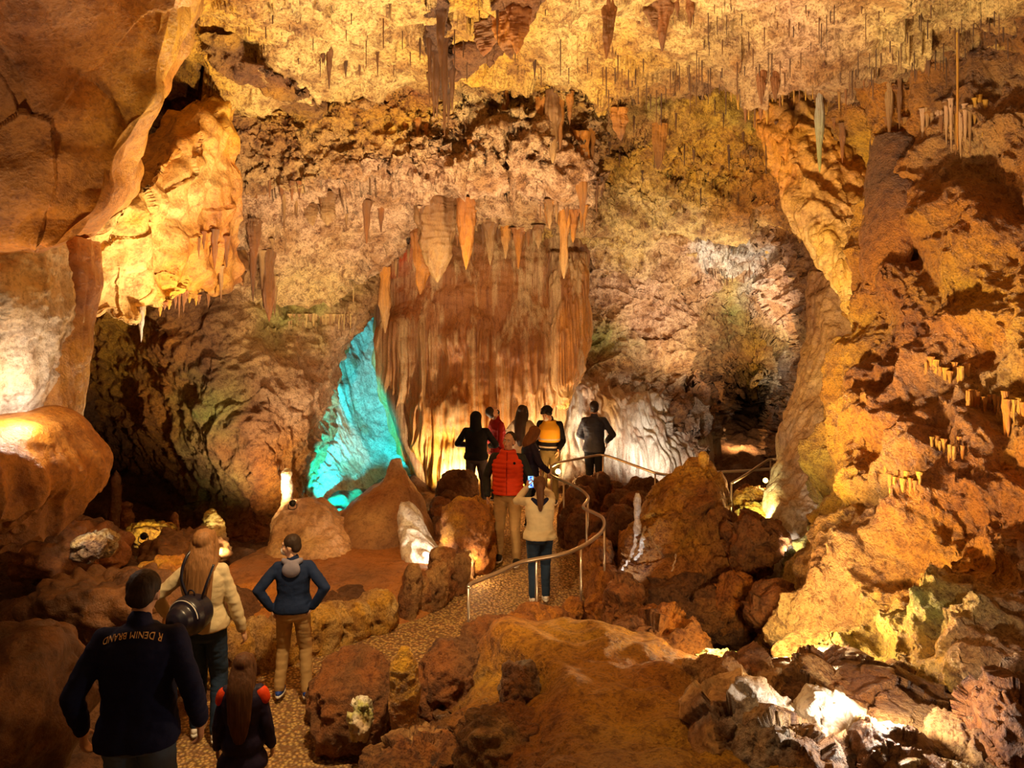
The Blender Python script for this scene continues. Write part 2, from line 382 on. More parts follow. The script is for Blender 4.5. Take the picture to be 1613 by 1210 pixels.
cg = ["brown orange gold orange brown brown tan pink cream tan",
      "orange orange gold gold brown brown green cream tan rust",
      "orange brown orange gold brown brown tan green tan rust",
      "orange brown orange gold orange brown tan tan pink rust",
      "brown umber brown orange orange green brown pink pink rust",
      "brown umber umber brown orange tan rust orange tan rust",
      "umber umber umber umber brown green rust orange tan rust",  # umber cells follow the recess: its shade painted into the wall colour
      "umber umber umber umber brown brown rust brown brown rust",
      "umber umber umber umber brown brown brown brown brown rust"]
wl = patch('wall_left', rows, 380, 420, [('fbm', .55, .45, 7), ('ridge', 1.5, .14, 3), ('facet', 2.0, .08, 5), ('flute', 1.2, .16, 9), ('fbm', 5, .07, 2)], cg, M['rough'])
tag(wl, 'rough brown left cave wall with a deep dark recess', 'wall', kind='structure')

# -- great flowstone wall on the right
def wr_row(py, L, Yl, Yr, R=1790):
    ts = [0, 0, .06, .18, .34, .5, .68, .84, 1]
    out = []
    for k, t in enumerate(ts):
        x = L+(R-L)*t; Y = Yl+(Yr-Yl)*(t**.8)
        if k == 0: x += 6; Y += 2.6
        if k == 1: Y += .7
        out.append((x, py, Y))
    out.append((2250, py, Yr-.5)); return out
rows = [wr_row(*a) for a in [(-60, 1560, 8.2, 6.2), (60, 1420, 9.2, 6.5), (140, 1275, 10.0, 6.8), (240, 1330, 9.8, 6.6), (350, 1350, 9.4, 6.2), (450, 1340, 9.1, 6.0),
        (520, 1345, 8.8, 5.7), (600, 1322, 8.4, 5.4), (700, 1290, 8.0, 5.0), (800, 1268, 7.6, 4.7), (900, 1245, 7.2, 4.4), (975, 1205, 6.9, 4.2), (1030, 1215, 6.5, 4.0), (1090, 1320, 5.8, 3.8), (1200, 1450, 5.0, 3.5), (1340, 1500, 4.4, 3.3)]]
cg = ["brown brown brown brown orange orange orange",
      "grey grey brown brown orange orange orange",
      "gold brown orange brown tan orange orange",
      "gold gold orange tan orange brown orange",
      "gold gold orange orange brown gold gold",
      "gold orange rust gold orange orange gold",
      "gold gold rust orange gold orange gold",
      "gold orange rust tan gold orange rust",
      "green gold orange rust orange brown orange",
      "green gold tan orange rust orange gold",
      "green tan tan gold pink brown orange",
      "gold cream tan green tan pink brown",
      "gold cream green gold pink grey brown",
      "gold gold cream gold pink white brown",
      "tan tan cream cream white pink brown",
      "brown brown cream cream white brown brown"]
wr = patch('wall_right', rows, 560, 518, [('fbm', .5, .45, 12), ('drip', 1.0, .09, 3), ('bulge', 1.1, .30, 8), ('bulge', 2.6, .10, 5), ('flute', 2.0, .07, 2), ('knob', 7., .05, 4), ('fbm', 11, .03, 2)], cg, M['flow'],
           ampmask=lambda p: .35+.65*smooth01((p[:, 1]-2)/3))
tag(wr, 'huge glistening golden flowstone wall', 'wall', kind='structure')

# -- ground
def gz(x, Y):
    """height of the cave ground"""
    x = np.asarray(x, dtype=float); Y = np.asarray(Y, dtype=float)
    z = np.zeros(np.broadcast(x, Y).shape)
    def g(cx, cy, r, h, ry=None):
        return h*np.exp(-(((x-cx)/r)**2+((Y-cy)/(ry or r))**2))
    z = z + .45*smooth01((4.9-Y)/1.4)                     # steps towards the camera
    z = z + g(1.9, 8.3, .95, -1.0, .8) + g(3.0, 9.0, .9, -.7, 1.2)      # pit beside the boulder
    z = z + g(-4.6, 8.2, 1.6, .35) + g(-5.2, 12.5, 1.6, -.5)
    z = z - .05
    return z
PATH = [(-1.75, 1.2), (-1.75, 2.5), (-1.9, 3.8), (-2.05, 5.2), (-1.85, 6.4), (-1.25, 7.35), (-.55, 8.2), (.15, 9.1), (.25, 10.2), (.0, 11.4), (.1, 12.6), (.9, 13.2), (2.2, 13.2), (3.6, 12.8), (5.0, 12.4)]
PW = [1.5, 1.5, 1.4, 1.0, .72, .62, .62, .68, .70, .85, .95, .8, .65, .6, .6]
nx, ny = 420, 420
gx = np.linspace(-9, 9, nx); gy = 0.6+(27-.6)*np.linspace(0, 1, ny)**1.5
X, Y = np.meshgrid(gx, gy); pp = np.array(crm(len(PATH), 160) @ np.array(PATH)); pw = crm(len(PW), 160) @ np.array(PW)
dm = np.full(X.shape, 99.)
for k in range(160):
    dm = np.minimum(dm, np.hypot(X-pp[k, 0], Y-pp[k, 1])-pw[k])
off = smooth01(dm/.6)
p3 = np.stack([X.ravel(), Y.ravel(), np.zeros(X.size)], 1)
rel = (fbm(p3*.7, 4, 3)*.55+ridge(p3*1.7, 4, 5)*.10+facets(p3*2.2, 3)*.10+.06).reshape(X.shape)
Z = gz(X, Y)+off*rel-.04*(1-off)
V = np.stack([X.ravel(), Y.ravel(), Z.ravel()], 1)
t = smooth01(fbm(p3*.8, 3, 9)*1.6+.5)[:, None]
col = np.array(PAL['umber'])*(1-t)+np.array(PAL['brown'])*t
gr = link_mesh('floor', V, grid_faces(ny, nx), M['rough'], col); tag(gr, 'uneven brown rock ground of the cave', 'floor', kind='structure')
# pebbled footpath
m, nt, b = new_mat('exposed_aggregate'); L = nt.links.new
tc = N(nt, 'ShaderNodeTexCoord'); vo = N(nt, 'ShaderNodeTexVoronoi'); vo.inputs['Scale'].default_value = 30; L(tc.outputs['Object'], vo.inputs['Vector'])
cr = N(nt, 'ShaderNodeValToRGB'); cr.color_ramp.elements[0].color = (.74, .46, .15, 1); cr.color_ramp.elements[1].color = (.22, .11, .04, 1); cr.color_ramp.elements[0].position = .1; cr.color_ramp.elements[1].position = .62
L(vo.outputs['Distance'], cr.inputs[0]); mx = N(nt, 'ShaderNodeMix', data_type='RGBA', blend_type='MULTIPLY'); mx.inputs[0].default_value = .12; L(cr.outputs[0], mx.inputs[6]); L(vo.outputs['Color'], mx.inputs[7]); L(mx.outputs[2], b.inputs['Base Color'])
bp = N(nt, 'ShaderNodeBump'); bp.invert = True; bp.inputs['Distance'].default_value = .03; bp.inputs['Strength'].default_value = 1.0; L(vo.outputs['Distance'], bp.inputs['Height']); L(bp.outputs[0], b.inputs['Normal']); b.inputs['Roughness'].default_value = .62
M['path'] = m
tan = np.gradient(pp, axis=0); tan /= np.linalg.norm(tan, axis=1)[:, None]; nor = np.stack([-tan[:, 1], tan[:, 0]], 1)
sw = np.linspace(-1, 1, 40)
PXY = pp[:, None, :]+nor[:, None, :]*(sw[None, :, None]*(pw[:, None, None]+.12))
pz = gz(PXY[..., 0], PXY[..., 1])+.05
V = np.concatenate([PXY, pz[..., None]], 2).reshape(-1, 3)
Vb = V.copy(); Vb[:, 2] -= .12
F = grid_faces(160, 40); 
pathob = link_mesh('footpath', np.vstack([V, Vb]), np.vstack([F, (F+len(V))[:, ::-1]]), M['path']); tag(pathob, 'pebbled exposed aggregate footpath winding through the cave', 'path', kind='structure')

def press(o, f):
    me = o.data; n = len(me.vertices); V = np.zeros(n*3, dtype=np.float32); Nn = np.zeros(n*3, dtype=np.float32)
    me.vertices.foreach_get('co', V); me.vertices.foreach_get('normal', Nn); V = V.reshape(-1, 3).astype(float); Nn = Nn.reshape(-1, 3)
    V2 = V+Nn*f(V)[:, None]; me.vertices.foreach_set('co', V2.astype(np.float32).ravel()); me.update()
press(ceil, CEIL_PRESS)
fl_ = lambda V, s, seed: 1-2*np.abs(perlin(np.stack([V[:, 0], V[:, 1], V[:, 2]*.06], 1)*s+perlin(V*.8, 5)[:, None]*.2*s, seed))
sk = patch('flowstone_wall', rowsof([872, 900, 945, 990, 1040, 1085, 1118, 1135], [(540, [15.9, 15.9, 16.2, 16.6, 17.2, 18, 18.8, 20]), (585, [15.4, 15.3, 15.6, 16.0, 16.5, 17.3, 18.4, 20]), (630, [14.9, 14.9, 15.1, 15.3, 15.7, 16.2, 17, 19]), (680, [14.7, 14.7, 14.85, 14.95, 15.2, 15.6, 16.1, 18]), (730, [14.5, 14.5, 14.6, 14.75, 14.9, 15.2, 15.6, 17]), (800, [14.3, 14.3, 14.4, 14.5, 14.6, 14.9, 15.3, 16])]),
    200, 420, [('soft', .9, .22, 4)], ["tan tan pink tan brown brown", "cream white tan white brown brown", "white white tan white white brown brown", "cream white white white grey white brown", "cream white white white white white brown"], M['streak'], seed=9, wob=.3)
press_later = sk
tag(sk, 'white and brown streaked flowstone skirting the far chamber wall', 'flowstone')
press(sk, lambda V: .14*(1-2*np.abs(perlin(np.stack([V[:, 0], V[:, 1], V[:, 2]*.05], 1)*2.2+perlin(V*.7, 5)[:, None]*.5, 3)))+.06*(1-2*np.abs(perlin(np.stack([V[:, 0], V[:, 1], V[:, 2]*.05], 1)*6.5+perlin(V*.7, 5)[:, None]*.8, 4)))+.02*fbm(V*5, 3))
press(wb, lambda V: (.10*fl_(V, 2.4, 3)+.05*fl_(V, 7, 4))*smooth01((2.5-V[:, 2])/.9)+.07*ridge(V*2.6, 3, 11)*smooth01((V[:, 2]-2.0)/.6))
press(wr, lambda V: .05*ridge(V*np.array([5., 5., 1.2]), 3, 3)*smooth01(fbm(V*.8, 2, 31)*3)+.03*ridge(V*6, 2, 8))

# ================================================================== GREAT ROCK FORMATIONS
# central fluted curtain
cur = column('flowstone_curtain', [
    (600, 925, 300, 15.90, .5), (602, 925, 345, 15.60, .7), (600, 925, 400, 15.50, .85), (596, 922, 455, 15.40, .95), (598, 918, 510, 15.30, 1.0), (610, 905, 570, 15.30, 1.0),
    (622, 880, 630, 15.30, 1.0), (640, 872, 690, 15.30, 1.0), (662, 868, 740, 15.30, 1.05), (685, 868, 785, 15.30, 1.1), (690, 868, 830, 15.20, 1.1)],
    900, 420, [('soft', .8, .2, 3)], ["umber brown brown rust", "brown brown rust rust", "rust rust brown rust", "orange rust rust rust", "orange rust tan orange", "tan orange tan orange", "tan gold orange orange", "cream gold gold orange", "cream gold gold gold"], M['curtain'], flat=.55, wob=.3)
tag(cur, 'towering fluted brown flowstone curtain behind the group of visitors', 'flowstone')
zc = lambda v: v[:, 2]
def flutes(V, s, seed, warp=.35):
    q = np.stack([V[:, 0], V[:, 1]*1.0, V[:, 2]*.03], 1)+np.stack([perlin(V*np.array([.7, .7, .35]), 5+j) for j in range(3)], 1)*warp*.25
    return 1-2*np.abs(perlin(q*s, seed))
press(cur, lambda V: (.17*flutes(V, 2.3, 2)+.085*flutes(V, 6.5, 4)+.03*flutes(V, 15, 6))*smooth01((3.6-V[:, 2]+.5*perlin(V*1.1, 4))/.9)+.03*fbm(V*4, 4)+.06*ridge(V*1.2, 3, 2)*smooth01((V[:, 2]-3.2)/.6))
cr2 = column('hanging_drapery', [(862, 925, 400, 14.70, .22), (864, 925, 450, 14.60, .3), (866, 916, 510, 14.50, .32), (870, 909, 560, 14.45, .3), (873, 900, 605, 14.40, .24), (880, 893, 632, 14.40, .12), (884, 888, 642, 14.40, .04)],
    260, 260, [('fbm', 1.2, .08, 4)], ["brown rust", "orange rust", "orange orange", "gold cream"], M['curtain'], flat=.8)
press(cr2, lambda V: .035*flutes(V, 9, 4)+.02*flutes(V, 20, 6))
tag(cr2, 'pointed brown drapery hanging free at the right edge of the fluted curtain', 'stalactite')
cr3 = column('hanging_drapery', [(588, 612, 440, 14.90, .3), (590, 622, 500, 14.80, .3), (603, 640, 600, 14.60, .25), (625, 652, 680, 14.50, .2), (650, 672, 740, 14.40, .12), (668, 680, 775, 14.40, .05)],
    120, 200, [('fbm', 1.2, .05, 4)], ["umber", "brown", "brown", "tan"], M['curtain'], flat=.8)
tag(cr3, 'dark slanting edge of drapery between the fluted curtain and the cyan lit flowstone', 'flowstone')

# alcove flowstone lit cyan
px = [455, 490, 525, 560, 600, 650, 705, 750]
rows = rowsof(px, [
    (380, 16.6), (440, 16.4), ([500]*8, [15.6, 15.6, 15.7, 15.8, 15.9, 16, 16, 16]), (560, [14.9, 14.9, 15.1, 15.5, 15.7, 15.8, 15.9, 16]),
    (630, [14.2, 14.2, 14.6, 15.1, 15.4, 15.5, 15.6, 15.8]), (700, [13.6, 13.6, 13.9, 14.5, 15.0, 15.2, 15.3, 15.5]), (760, [13.1, 13, 13.2, 13.8, 14.4, 14.7, 14.9, 15]),
    (810, [12.8, 12.6, 12.8, 13.2, 13.8, 14, 14.2, 14.4]), (870, [12.5, 12.4, 12.5, 12.8, 13.3, 13.4, 13.6, 14])])
cg = ["umber brown brown brown brown", "brown rust brown umber umber", "rust white white white white", "white white white white white", "white white white white white", "tan white white white white", "tan white white white white", "brown brown white white white"]
rows = [[(a, b_, c+.6) for a, b_, c in r] for r in rows]
cy = patch('alcove_flowstone', rows, 300, 220, [('fbm', .8, .2, 5)], cg, M['pale'], wob=.15)
press(cy, lambda V: -(.10*flutes(V+np.stack([V[:, 2]*.25, 0*V[:, 2], 0*V[:, 2]], 1), 3.1, 8)+.04*flutes(V+np.stack([V[:, 2]*.25, 0*V[:, 2], 0*V[:, 2]], 1), 9, 6))*smooth01((V[:, 0]+3.6)/-1.0+.8)-.02*fbm(V*5, 3))
tag(cy, 'pale flowstone cascade glowing cyan in the alcove left of the fluted curtain', 'flowstone')

# near overhang top left
rows = []
for py, R, Yl, Yr in [(-190, 380, 3.3, 4.6), (-60, 335, 3.5, 4.9), (20, 305, 3.7, 5.0), (90, 280, 3.9, 5.0), (160, 262, 4.1, 5.0), (235, 205, 4.3, 4.9), (300, 182, 4.4, 4.8), (350, 150, 4.5, 4.8), (392, 95, 4.7, 4.8), (402, 60, 5.0, 5.2), (380, 60, 5.9, 6.2), (340, 70, 7, 7.2)]:
    L = -190; r = []
    for t in (0, .2, .4, .58, .74, .88, .97): r.append((L+(R-L)*t, py, Yl+(Yr-Yl)*t))
    r.append((R, py, Yr+.35)); r.append((R-2, py-6, Yr+1.8)); rows.append(r)
ov = patch('rock_overhang', rows, 260, 300, [('fbm', .5, .22, 3), ('bil', .9, .16, 5), ('facet', 1.0, .07, 2), ('fbm', 4, .02, 3)],
    ["rust brown orange orange brown", "brown rust orange gold brown", "orange brown orange gold orange", "rust brown orange orange orange", "brown orange orange orange rust", "orange orange orange gold rust"], M['smooth'], seed=4)
tag(ov, 'broad smooth orange rock overhang filling the upper left corner', 'rock')

# pale drapery beneath the overhang
rows = rowsof([20, 60, 100, 135, 170, 205, 240, 280, 330, 385], [
    ([330, 330, 320, 300, 270, 235, 205, 170, 120, 90], [7.4, 7.4, 7.5, 7.7, 7.9, 8.1, 8.4, 8.6, 8.9, 9.2]),
    ([385, 380, 360, 345, 320, 300, 270, 230, 190, 150], [6.2, 6.2, 6.3, 6.5, 6.8, 7.0, 7.4, 7.9, 8.4, 8.9]),
    ([410, 410, 400, 390, 370, 350, 330, 300, 260, 220], [6.0, 6.0, 6.1, 6.3, 6.6, 6.9, 7.2, 7.8, 8.4, 9.0]),
    ([430, 440, 450, 450, 420, 410, 390, 370, 340, 310], [6.0, 6.0, 6.1, 6.3, 6.7, 7.0, 7.3, 7.9, 8.6, 9.3]),
    ([450, 470, 490, 505, 470, 470, 440, 430, 420, 400], [6.0, 6.1, 6.2, 6.3, 6.8, 7.1, 7.4, 8.0, 8.8, 9.7]),
    ([460, 480, 505, 538, 500, 512, 480, 470, 470, 450], [6.2, 6.2, 6.3, 6.4, 6.9, 7.1, 7.5, 8.2, 9.1, 10.2]),
    ([445, 470, 480, 490, 480, 480, 460, 460, 460, 440], [6.8, 6.9, 7.0, 7.0, 7.3, 7.5, 8.0, 8.8, 9.7, 10.8]),
    ([400, 400, 400, 400, 400, 400, 400, 400, 400, 400], [7.6, 7.7, 7.8, 8, 8.2, 8.6, 9.0, 9.6, 10.4, 11.4])])
dr = patch('pale_drapery', rows, 300, 320, [('fbm', .7, .16, 8), ('bil', 1.3, .13, 3), ('facet', 1.5, .07, 4), ('fbm', 5, .02, 1)],
    ["orange cream gold orange gold gold", "cream cream cream cream orange gold", "cream pink cream gold cream orange", "orange cream cream cream orange rust", "cream cream tan cream gold rust", "gold cream tan tan brown brown", "brown brown brown brown brown brown"], M['pale'], seed=6)
press(dr, lambda V: 0.05*flutes(V+np.stack([V[:, 2]*.4, 0*V[:, 2], 0*V[:, 2]], 1), 2.5, 8))
tag(dr, 'folded cream calcite drapery hanging below the orange overhang', 'flowstone')

# column at the left edge
lc = column('flowstone_column', [(-150, 70, 330, 5.6, .5), (-150, 78, 400, 5.5, .55), (-150, 86, 470, 5.45, .6), (-150, 88, 550, 5.6, .6), (-150, 82, 620, 5.7, .5), (-150, 78, 670, 5.75, .45)],
    300, 260, [('fbm', 1.2, .12, 3), ('ridge', 3, .05, 5), ('flute', 3, .06, 2)], ["cream gold cream", "cream white tan", "white cream cream", "white white gold"], M['pale'], flat=.75)
tag(lc, 'craggy white and yellow flowstone column lit brightly at the left edge', 'flowstone')
lb = column('flowstone_lobe', [(-150, 60, 652, 5.3, .45), (-150, 88, 668, 5.2, .62), (-150, 106, 705, 5.15, .7), (-150, 112, 745, 5.15, .68), (-150, 103, 785, 5.2, .5), (-120, 88, 812, 5.25, .3), (-60, 62, 832, 5.3, .14)],
    340, 220, [('fbm', 1.2, .08, 6)], ["orange orange rust", "orange orange orange", "orange brown orange", "brown rust brown"], M['smooth'], flat=.8)
press(lb, lambda V: (.10*flutes(V, 3.6, 8)+.04*flutes(V, 9, 3))*smooth01((2.62-V[:, 2])/.3))
tag(lb, 'rounded orange flowstone lobe with folded underside below the white column', 'flowstone')
oc = column('hanging_drapery', [(70, 140, 380, 6.0, .2), (86, 140, 440, 5.9, .24), (92, 130, 520, 5.85, .24), (86, 122, 600, 5.8, .22), (84, 118, 660, 5.75, .2), (84, 120, 720, 5.75, .2), (84, 115, 780, 5.8, .14), (82, 96, 812, 5.8, .06)],
    150, 260, [('fbm', 1.6, .07, 9), ('flute', 4, .05, 3)], ["orange rust", "rust brown", "gold rust", "cream orange", "orange rust", "orange brown"], M['smooth'], flat=.85)
tag(oc, 'long narrow orange drapery running down beside the left edge column', 'flowstone')

# grey column at the foot of the right wall
gc = column('flowstone_pillar', [(1290, 1430, 430, 11.2, .5), (1285, 1420, 500, 11, .6), (1278, 1400, 570, 10.8, .65), (1262, 1380, 640, 10.6, .7), (1248, 1360, 700, 10.4, .7), (1238, 1345, 745, 10.2, .7), (1222, 1330, 790, 9.9, .7), (1220, 1320, 830, 9.6, .65), (1232, 1310, 870, 9.4, .6), (1222, 1300, 920, 9.2, .6), (1215, 1300, 970, 9.1, .6)],
    260, 420, [('fbm', .9, .12, 3), ('ridge', 2.2, .05, 5)], ["brown brown", "tan brown", "cream tan", "grey tan", "tan grey", "grey grey", "white grey", "white grey", "grey tan"], M['pale'], flat=.85, seed=3)
press(gc, lambda V: .05*flutes(V, 4, 8)+.02*flutes(V, 11, 3))
tag(gc, 'tall pale grey flowstone pillar leaning against the golden right wall', 'flowstone')
gd = column('hanging_drapery', [(1205, 1330, 170, 11.2, .3), (1215, 1350, 230, 10.9, .4), (1240, 1385, 300, 10.6, .45), (1270, 1420, 360, 10.2, .4), (1310, 1440, 420, 9.9, .35), (1345, 1440, 470, 9.7, .28), (1360, 1432, 520, 9.6, .2), (1375, 1400, 560, 9.6, .06)],
    260, 320, [('fbm', 1.1, .12, 5), ('ridge', 2, .07, 3)], ["brown orange", "gold orange", "gold tan", "gold cream", "cream gold", "gold orange"], M['pale'], flat=.85, seed=3)
press(gd, lambda V: .07*flutes(V+np.stack([V[:, 2]*.45, 0*V[:, 2], 0*V[:, 2]], 1), 3.4, 8)+.03*flutes(V, 11, 3))
tag(gd, 'golden drapery folds sweeping diagonally from ceiling to right wall', 'flowstone')
od = column('hanging_drapery', [(1375, 1470, 215, 9.3, .3), (1372, 1462, 270, 9.1, .38), (1368, 1440, 330, 8.9, .4), (1362, 1432, 390, 8.8, .36), (1368, 1424, 440, 8.7, .28), (1376, 1418, 480, 8.7, .2), (1388, 1408, 515, 8.7, .06)],
    200, 260, [('fbm', 1.5, .07, 5), ('fbm', 9, .02, 2)], ["brown brown", "rust brown", "orange rust", "orange orange", "gold orange"], M['flow'], flat=.9, seed=3)
tag(od, 'thick grainy orange stalactite mass bulging from the upper right wall', 'stalactite')

# ---- middle mound and its neighbours
md = column('stalagmite_mound', [(617, 628, 724, 11.4, .05), (611, 634, 738, 11.4, .12), (604, 642, 755, 11.3, .25), (575, 655, 775, 11.3, .5), (550, 668, 800, 11.2, .7), (525, 682, 830, 11.1, .9), (505, 692, 865, 11, 1.0), (490, 700, 900, 10.8, 1.1), (480, 705, 930, 10.7, 1.1)],
    300, 220, [('fbm', 1.3, .1, 3), ('fbm', 5, .025, 3)], ["tan white", "rust tan", "brown tan", "brown rust", "brown brown"], M['smooth'], flat=.95)
tag(md, 'peaked brown stalagmite mound rising in front of the cyan alcove', 'stalagmite')
wa = column('white_flowstone_apron', [(632, 645, 795, 10.35, .1), (630, 660, 815, 10.3, .2), (634, 672, 845, 10.15, .28), (638, 688, 872, 10.0, .34), (645, 700, 893, 9.95, .36), (650, 706, 905, 9.95, .3)],
    160, 140, [('fbm', 2, .04, 3)], ["white", "white", "white"], M['pale'], parent=md); press(wa, lambda V: .035*flutes(V+np.stack([V[:, 2]*.5, 0*V[:, 2], 0*V[:, 2]], 1), 7, 8))
wa['label'] = 'white fluted calcite apron'
m2 = column('flowstone_mound', [(452, 490, 786, 10.9, .2), (440, 515, 800, 10.8, .4), (432, 550, 825, 10.7, .6), (428, 572, 850, 10.5, .7), (424, 578, 872, 10.4, .72), (430, 570, 888, 10.3, .65), (440, 560, 905, 10.4, .5)],
    240, 150, [('fbm', 1.6, .12, 9), ('bil', 2.5, .07, 2), ('fbm', 7, .02, 3)], ["tan pink", "pink tan", "tan cream", "tan tan"], M['smooth'])
tag(m2, 'lobed pinkish tan flowstone mound left of the peaked mound', 'flowstone')
m3 = column('flowstone_terrace', [(400, 700, 878, 9.9, .7), (370, 715, 892, 9.75, 1.0), (360, 712, 915, 9.5, 1.15), (370, 690, 945, 9.2, 1.1), (380, 670, 975, 9.1, .95)],
    340, 110, [('fbm', 1.1, .08, 9), ('strata', 6, .03, 2), ('fbm', 6, .02, 3)], ["rust brown", "orange rust", "rust orange", "brown brown"], M['smooth'])
tag(m3, 'broad flat orange flowstone terrace above the left path border', 'flowstone')

# ---- big tilted boulder right of the railing
bb = column('boulder', [(1088, 1118, 736, 9.9, .15), (1070, 1128, 750, 9.9, .3), (1048, 1143, 772, 9.8, .5), (1020, 1155, 805, 9.7, .65), (988, 1168, 845, 9.6, .75), (972, 1180, 885, 9.5, .8), (968, 1190, 925, 9.4, .8), (1010, 1192, 955, 9.4, .7), (1080, 1190, 985, 9.4, .5), (1130, 1182, 1010, 9.4, .3)],
    300, 300, [('fbm', 1.1, .14, 5), ('facet', 1.3, .22, 3), ('facet', 3.2, .07, 2), ('fbm', 7, .02, 3)], ["gold gold", "rust gold", "brown gold", "brown orange", "brown orange", "umber brown", "umber brown"], M['rock'], flat=.9, seed=2)
tag(bb, 'huge tilted brown and gold boulder over the dark pit', 'boulder')

# ---- foreground ledge
rows = rowsof(None, [
    ([1040, 1020, 1005, 1000, 1010, 1045, 1070, 1050, 1080, 1120, 1150, 1160], [7.2, 7.0, 6.9, 6.8, 6.7, 6.6, 6.5, 6.3, 6.1, 5.8, 5.5, 5.3], [735, 765, 785, 880, 980, 1090, 1200, 1300, 1400, 1520, 1640, 1760]),
    ([1045, 1003, 985, 978, 985, 1022, 1048, 1030, 1050, 1092, 1120, 1120], [6.6, 6.2, 6, 5.9, 5.8, 5.7, 5.6, 5.3, 5.1, 4.8, 4.5, 4.3], [735, 765, 785, 880, 980, 1090, 1200, 1300, 1400, 1520, 1640, 1760]),
    ([1090, 1060, 1040, 1030, 1035, 1060, 1085, 1070, 1085, 1115, 1140, 1150], [6.3, 5.9, 5.35, 5.2, 5.2, 5.1, 5.0, 4.9, 4.8, 4.6, 4.4, 4.2], [690, 750, 830, 900, 1000, 1100, 1200, 1300, 1400, 1520, 1640, 1760]),
    ([1140, 1110, 1090, 1085, 1090, 1110, 1130, 1120, 1130, 1150, 1170, 1180], [5.9, 5.5, 4.9, 4.7, 4.7, 4.6, 4.6, 4.5, 4.4, 4.3, 4.2, 4.1], [670, 745, 860, 920, 1010, 1100, 1200, 1300, 1400, 1520, 1640, 1760]),
    ([1200, 1180, 1160, 1150, 1150, 1160, 1180, 1180, 1190, 1200, 1210, 1220], [5.3, 5.0, 4.4, 4.3, 4.3, 4.25, 4.2, 4.1, 4.1, 4, 4, 3.9], [650, 735, 850, 920, 1010, 1100, 1200, 1300, 1400, 1520, 1640, 1760]),
    ([1300, 1290, 1270, 1260, 1260, 1260, 1260, 1260, 1270, 1280, 1290, 1290], [4.6, 4.4, 3.8, 3.7, 3.7, 3.7, 3.7, 3.6, 3.6, 3.5, 3.5, 3.5], [640, 730, 840, 920, 1010, 1100, 1200, 1300, 1400, 1520, 1640, 1760]),
    ([1500]*12, [3.4]*12, [640, 730, 840, 920, 1010, 1100, 1200, 1300, 1400, 1520, 1640, 1760])])
lg = patch('rock_ledge', rows, 300, 480, [('fbm', .7, .14, 3), ('bil', 1.4, .09, 2), ('fbm', 8, .012, 3)],
    ["rust orange gold orange rust brown brown", "brown orange gold orange brown brown brown", "brown gold orange gold rust tan brown", "umber orange gold gold tan tan brown", "brown rust tan gold tan cream brown", "brown rust tan tan tan brown brown"], M['flow'], seed=5)
press(lg, lambda V: (.11*facets(V*2.4, 3)+.05*facets(V*6, 3))*np.clip(smooth01((V[:, 0]-1.6)/.5)+smooth01((.1-V[:, 0]+.3*(5.2-V[:, 1]))/.3), 0, 1))
tag(lg, 'smooth orange rock ledge spreading across the bottom foreground', 'rock')

# ---- generic boulders
def sphere_rock(name, c, size, seed, mat, pal, spec, na=64, nr=44, rz=0., tilt=0., sq=.8, parent=None):
    th = np.linspace(0.02, PI-.02, nr); ph = np.linspace(0, 2*PI, na, endpoint=False)
    T, Ph = np.meshgrid(th, ph, indexing='ij')
    f = lambda a: np.sign(a)*np.abs(a)**sq
    S = np.stack([f(np.sin(T))*f(np.cos(Ph)), f(np.sin(T))*f(np.sin(Ph)), f(np.cos(T))], -1)
    Pv = S.reshape(-1, 3); nn = Pv/np.linalg.norm(Pv, axis=1)[:, None]
    Q = Pv*np.array(size)/2; mean = (size[0]*size[1]*size[2])**(1/3)
    d = disp(Q/mean+seed*3.7, spec)*mean; Q = Q+nn*d[:, None]
    R = np.array(Euler((tilt, tilt*.6, rz)).to_matrix()); Q = Q@R.T
    V = Q
    col = colours([pal], nr, na, True, Q/mean+seed, seed, .8)
    V = np.vstack([V, V[:na].mean(0), V[-na:].mean(0)]); col = np.vstack([col, col[0], col[-1]]); F = grid_faces(nr, na, True); t = len(V)-2
    T3 = [[t, (k+1) % na, k] for k in range(na)]+[[t+1, (nr-1)*na+k, (nr-1)*na+(k+1) % na] for k in range(na)]
    o = link_mixed(name, V, F, np.array(T3), mat, col, parent); o.location = c; return o
ANG = [('fbm', 1.2, .12), ('facet', 2.0, .22), ('facet', 5, .07), ('fbm', 9, .02)]
LUMP = [('fbm', 1.5, .14), ('bil', 2.6, .12), ('knob', 5, .08), ('fbm', 9, .03)]
SPONGE = [('fbm', 1.5, .16), ('pit', 3.2, .16), ('ridge', 4, .08), ('fbm', 10, .03)]
def at_px(px, py, Y): return P(px, py, Y)
RK = []
def rock(px, py0, py1, Y, wpx, dep, spec, mat, pal, seed, label, cat='rock', name='rock', rz=0., tilt=0., na=72, nr=52, sq=.8, group=None):
    """a rock whose visible top and foot are at py0 and py1 when it stands Y metres away"""
    k = Y/FPX; h = (py1-py0)*k; c = P(px, (py0+py1)/2, Y)
    o = sphere_rock(name, c, (wpx*k, dep, h), seed, M[mat], pal, spec, na, nr, rz, tilt, sq)
    tag(o, label, cat, group); RK.append(o); return o
rock(738, 792, 905, 10.1, 84, .7, SPONGE, 'rough', "orange gold rust", 3, 'bright orange spongy rock glowing beside the path below the group', na=150, nr=110)
rock(720, 742, 810, 12.4, 60, .5, SPONGE, 'rough', "umber brown", 5, 'dark pitted rock at the foot of the fluted curtain', na=90, nr=70)
rock(1188, 815, 905, 8.9, 84, .7, ANG, 'rock', "rust brown", 9, 'square rusty boulder wedged between the tilted boulder and the pale pillar', na=110, nr=80, tilt=.2)
rock(1195, 795, 840, 10.2, 70, .5, LUMP, 'rock', "green gold", 12, 'moss green rock shining yellow under a lamp behind the wedged boulder', na=90, nr=60)
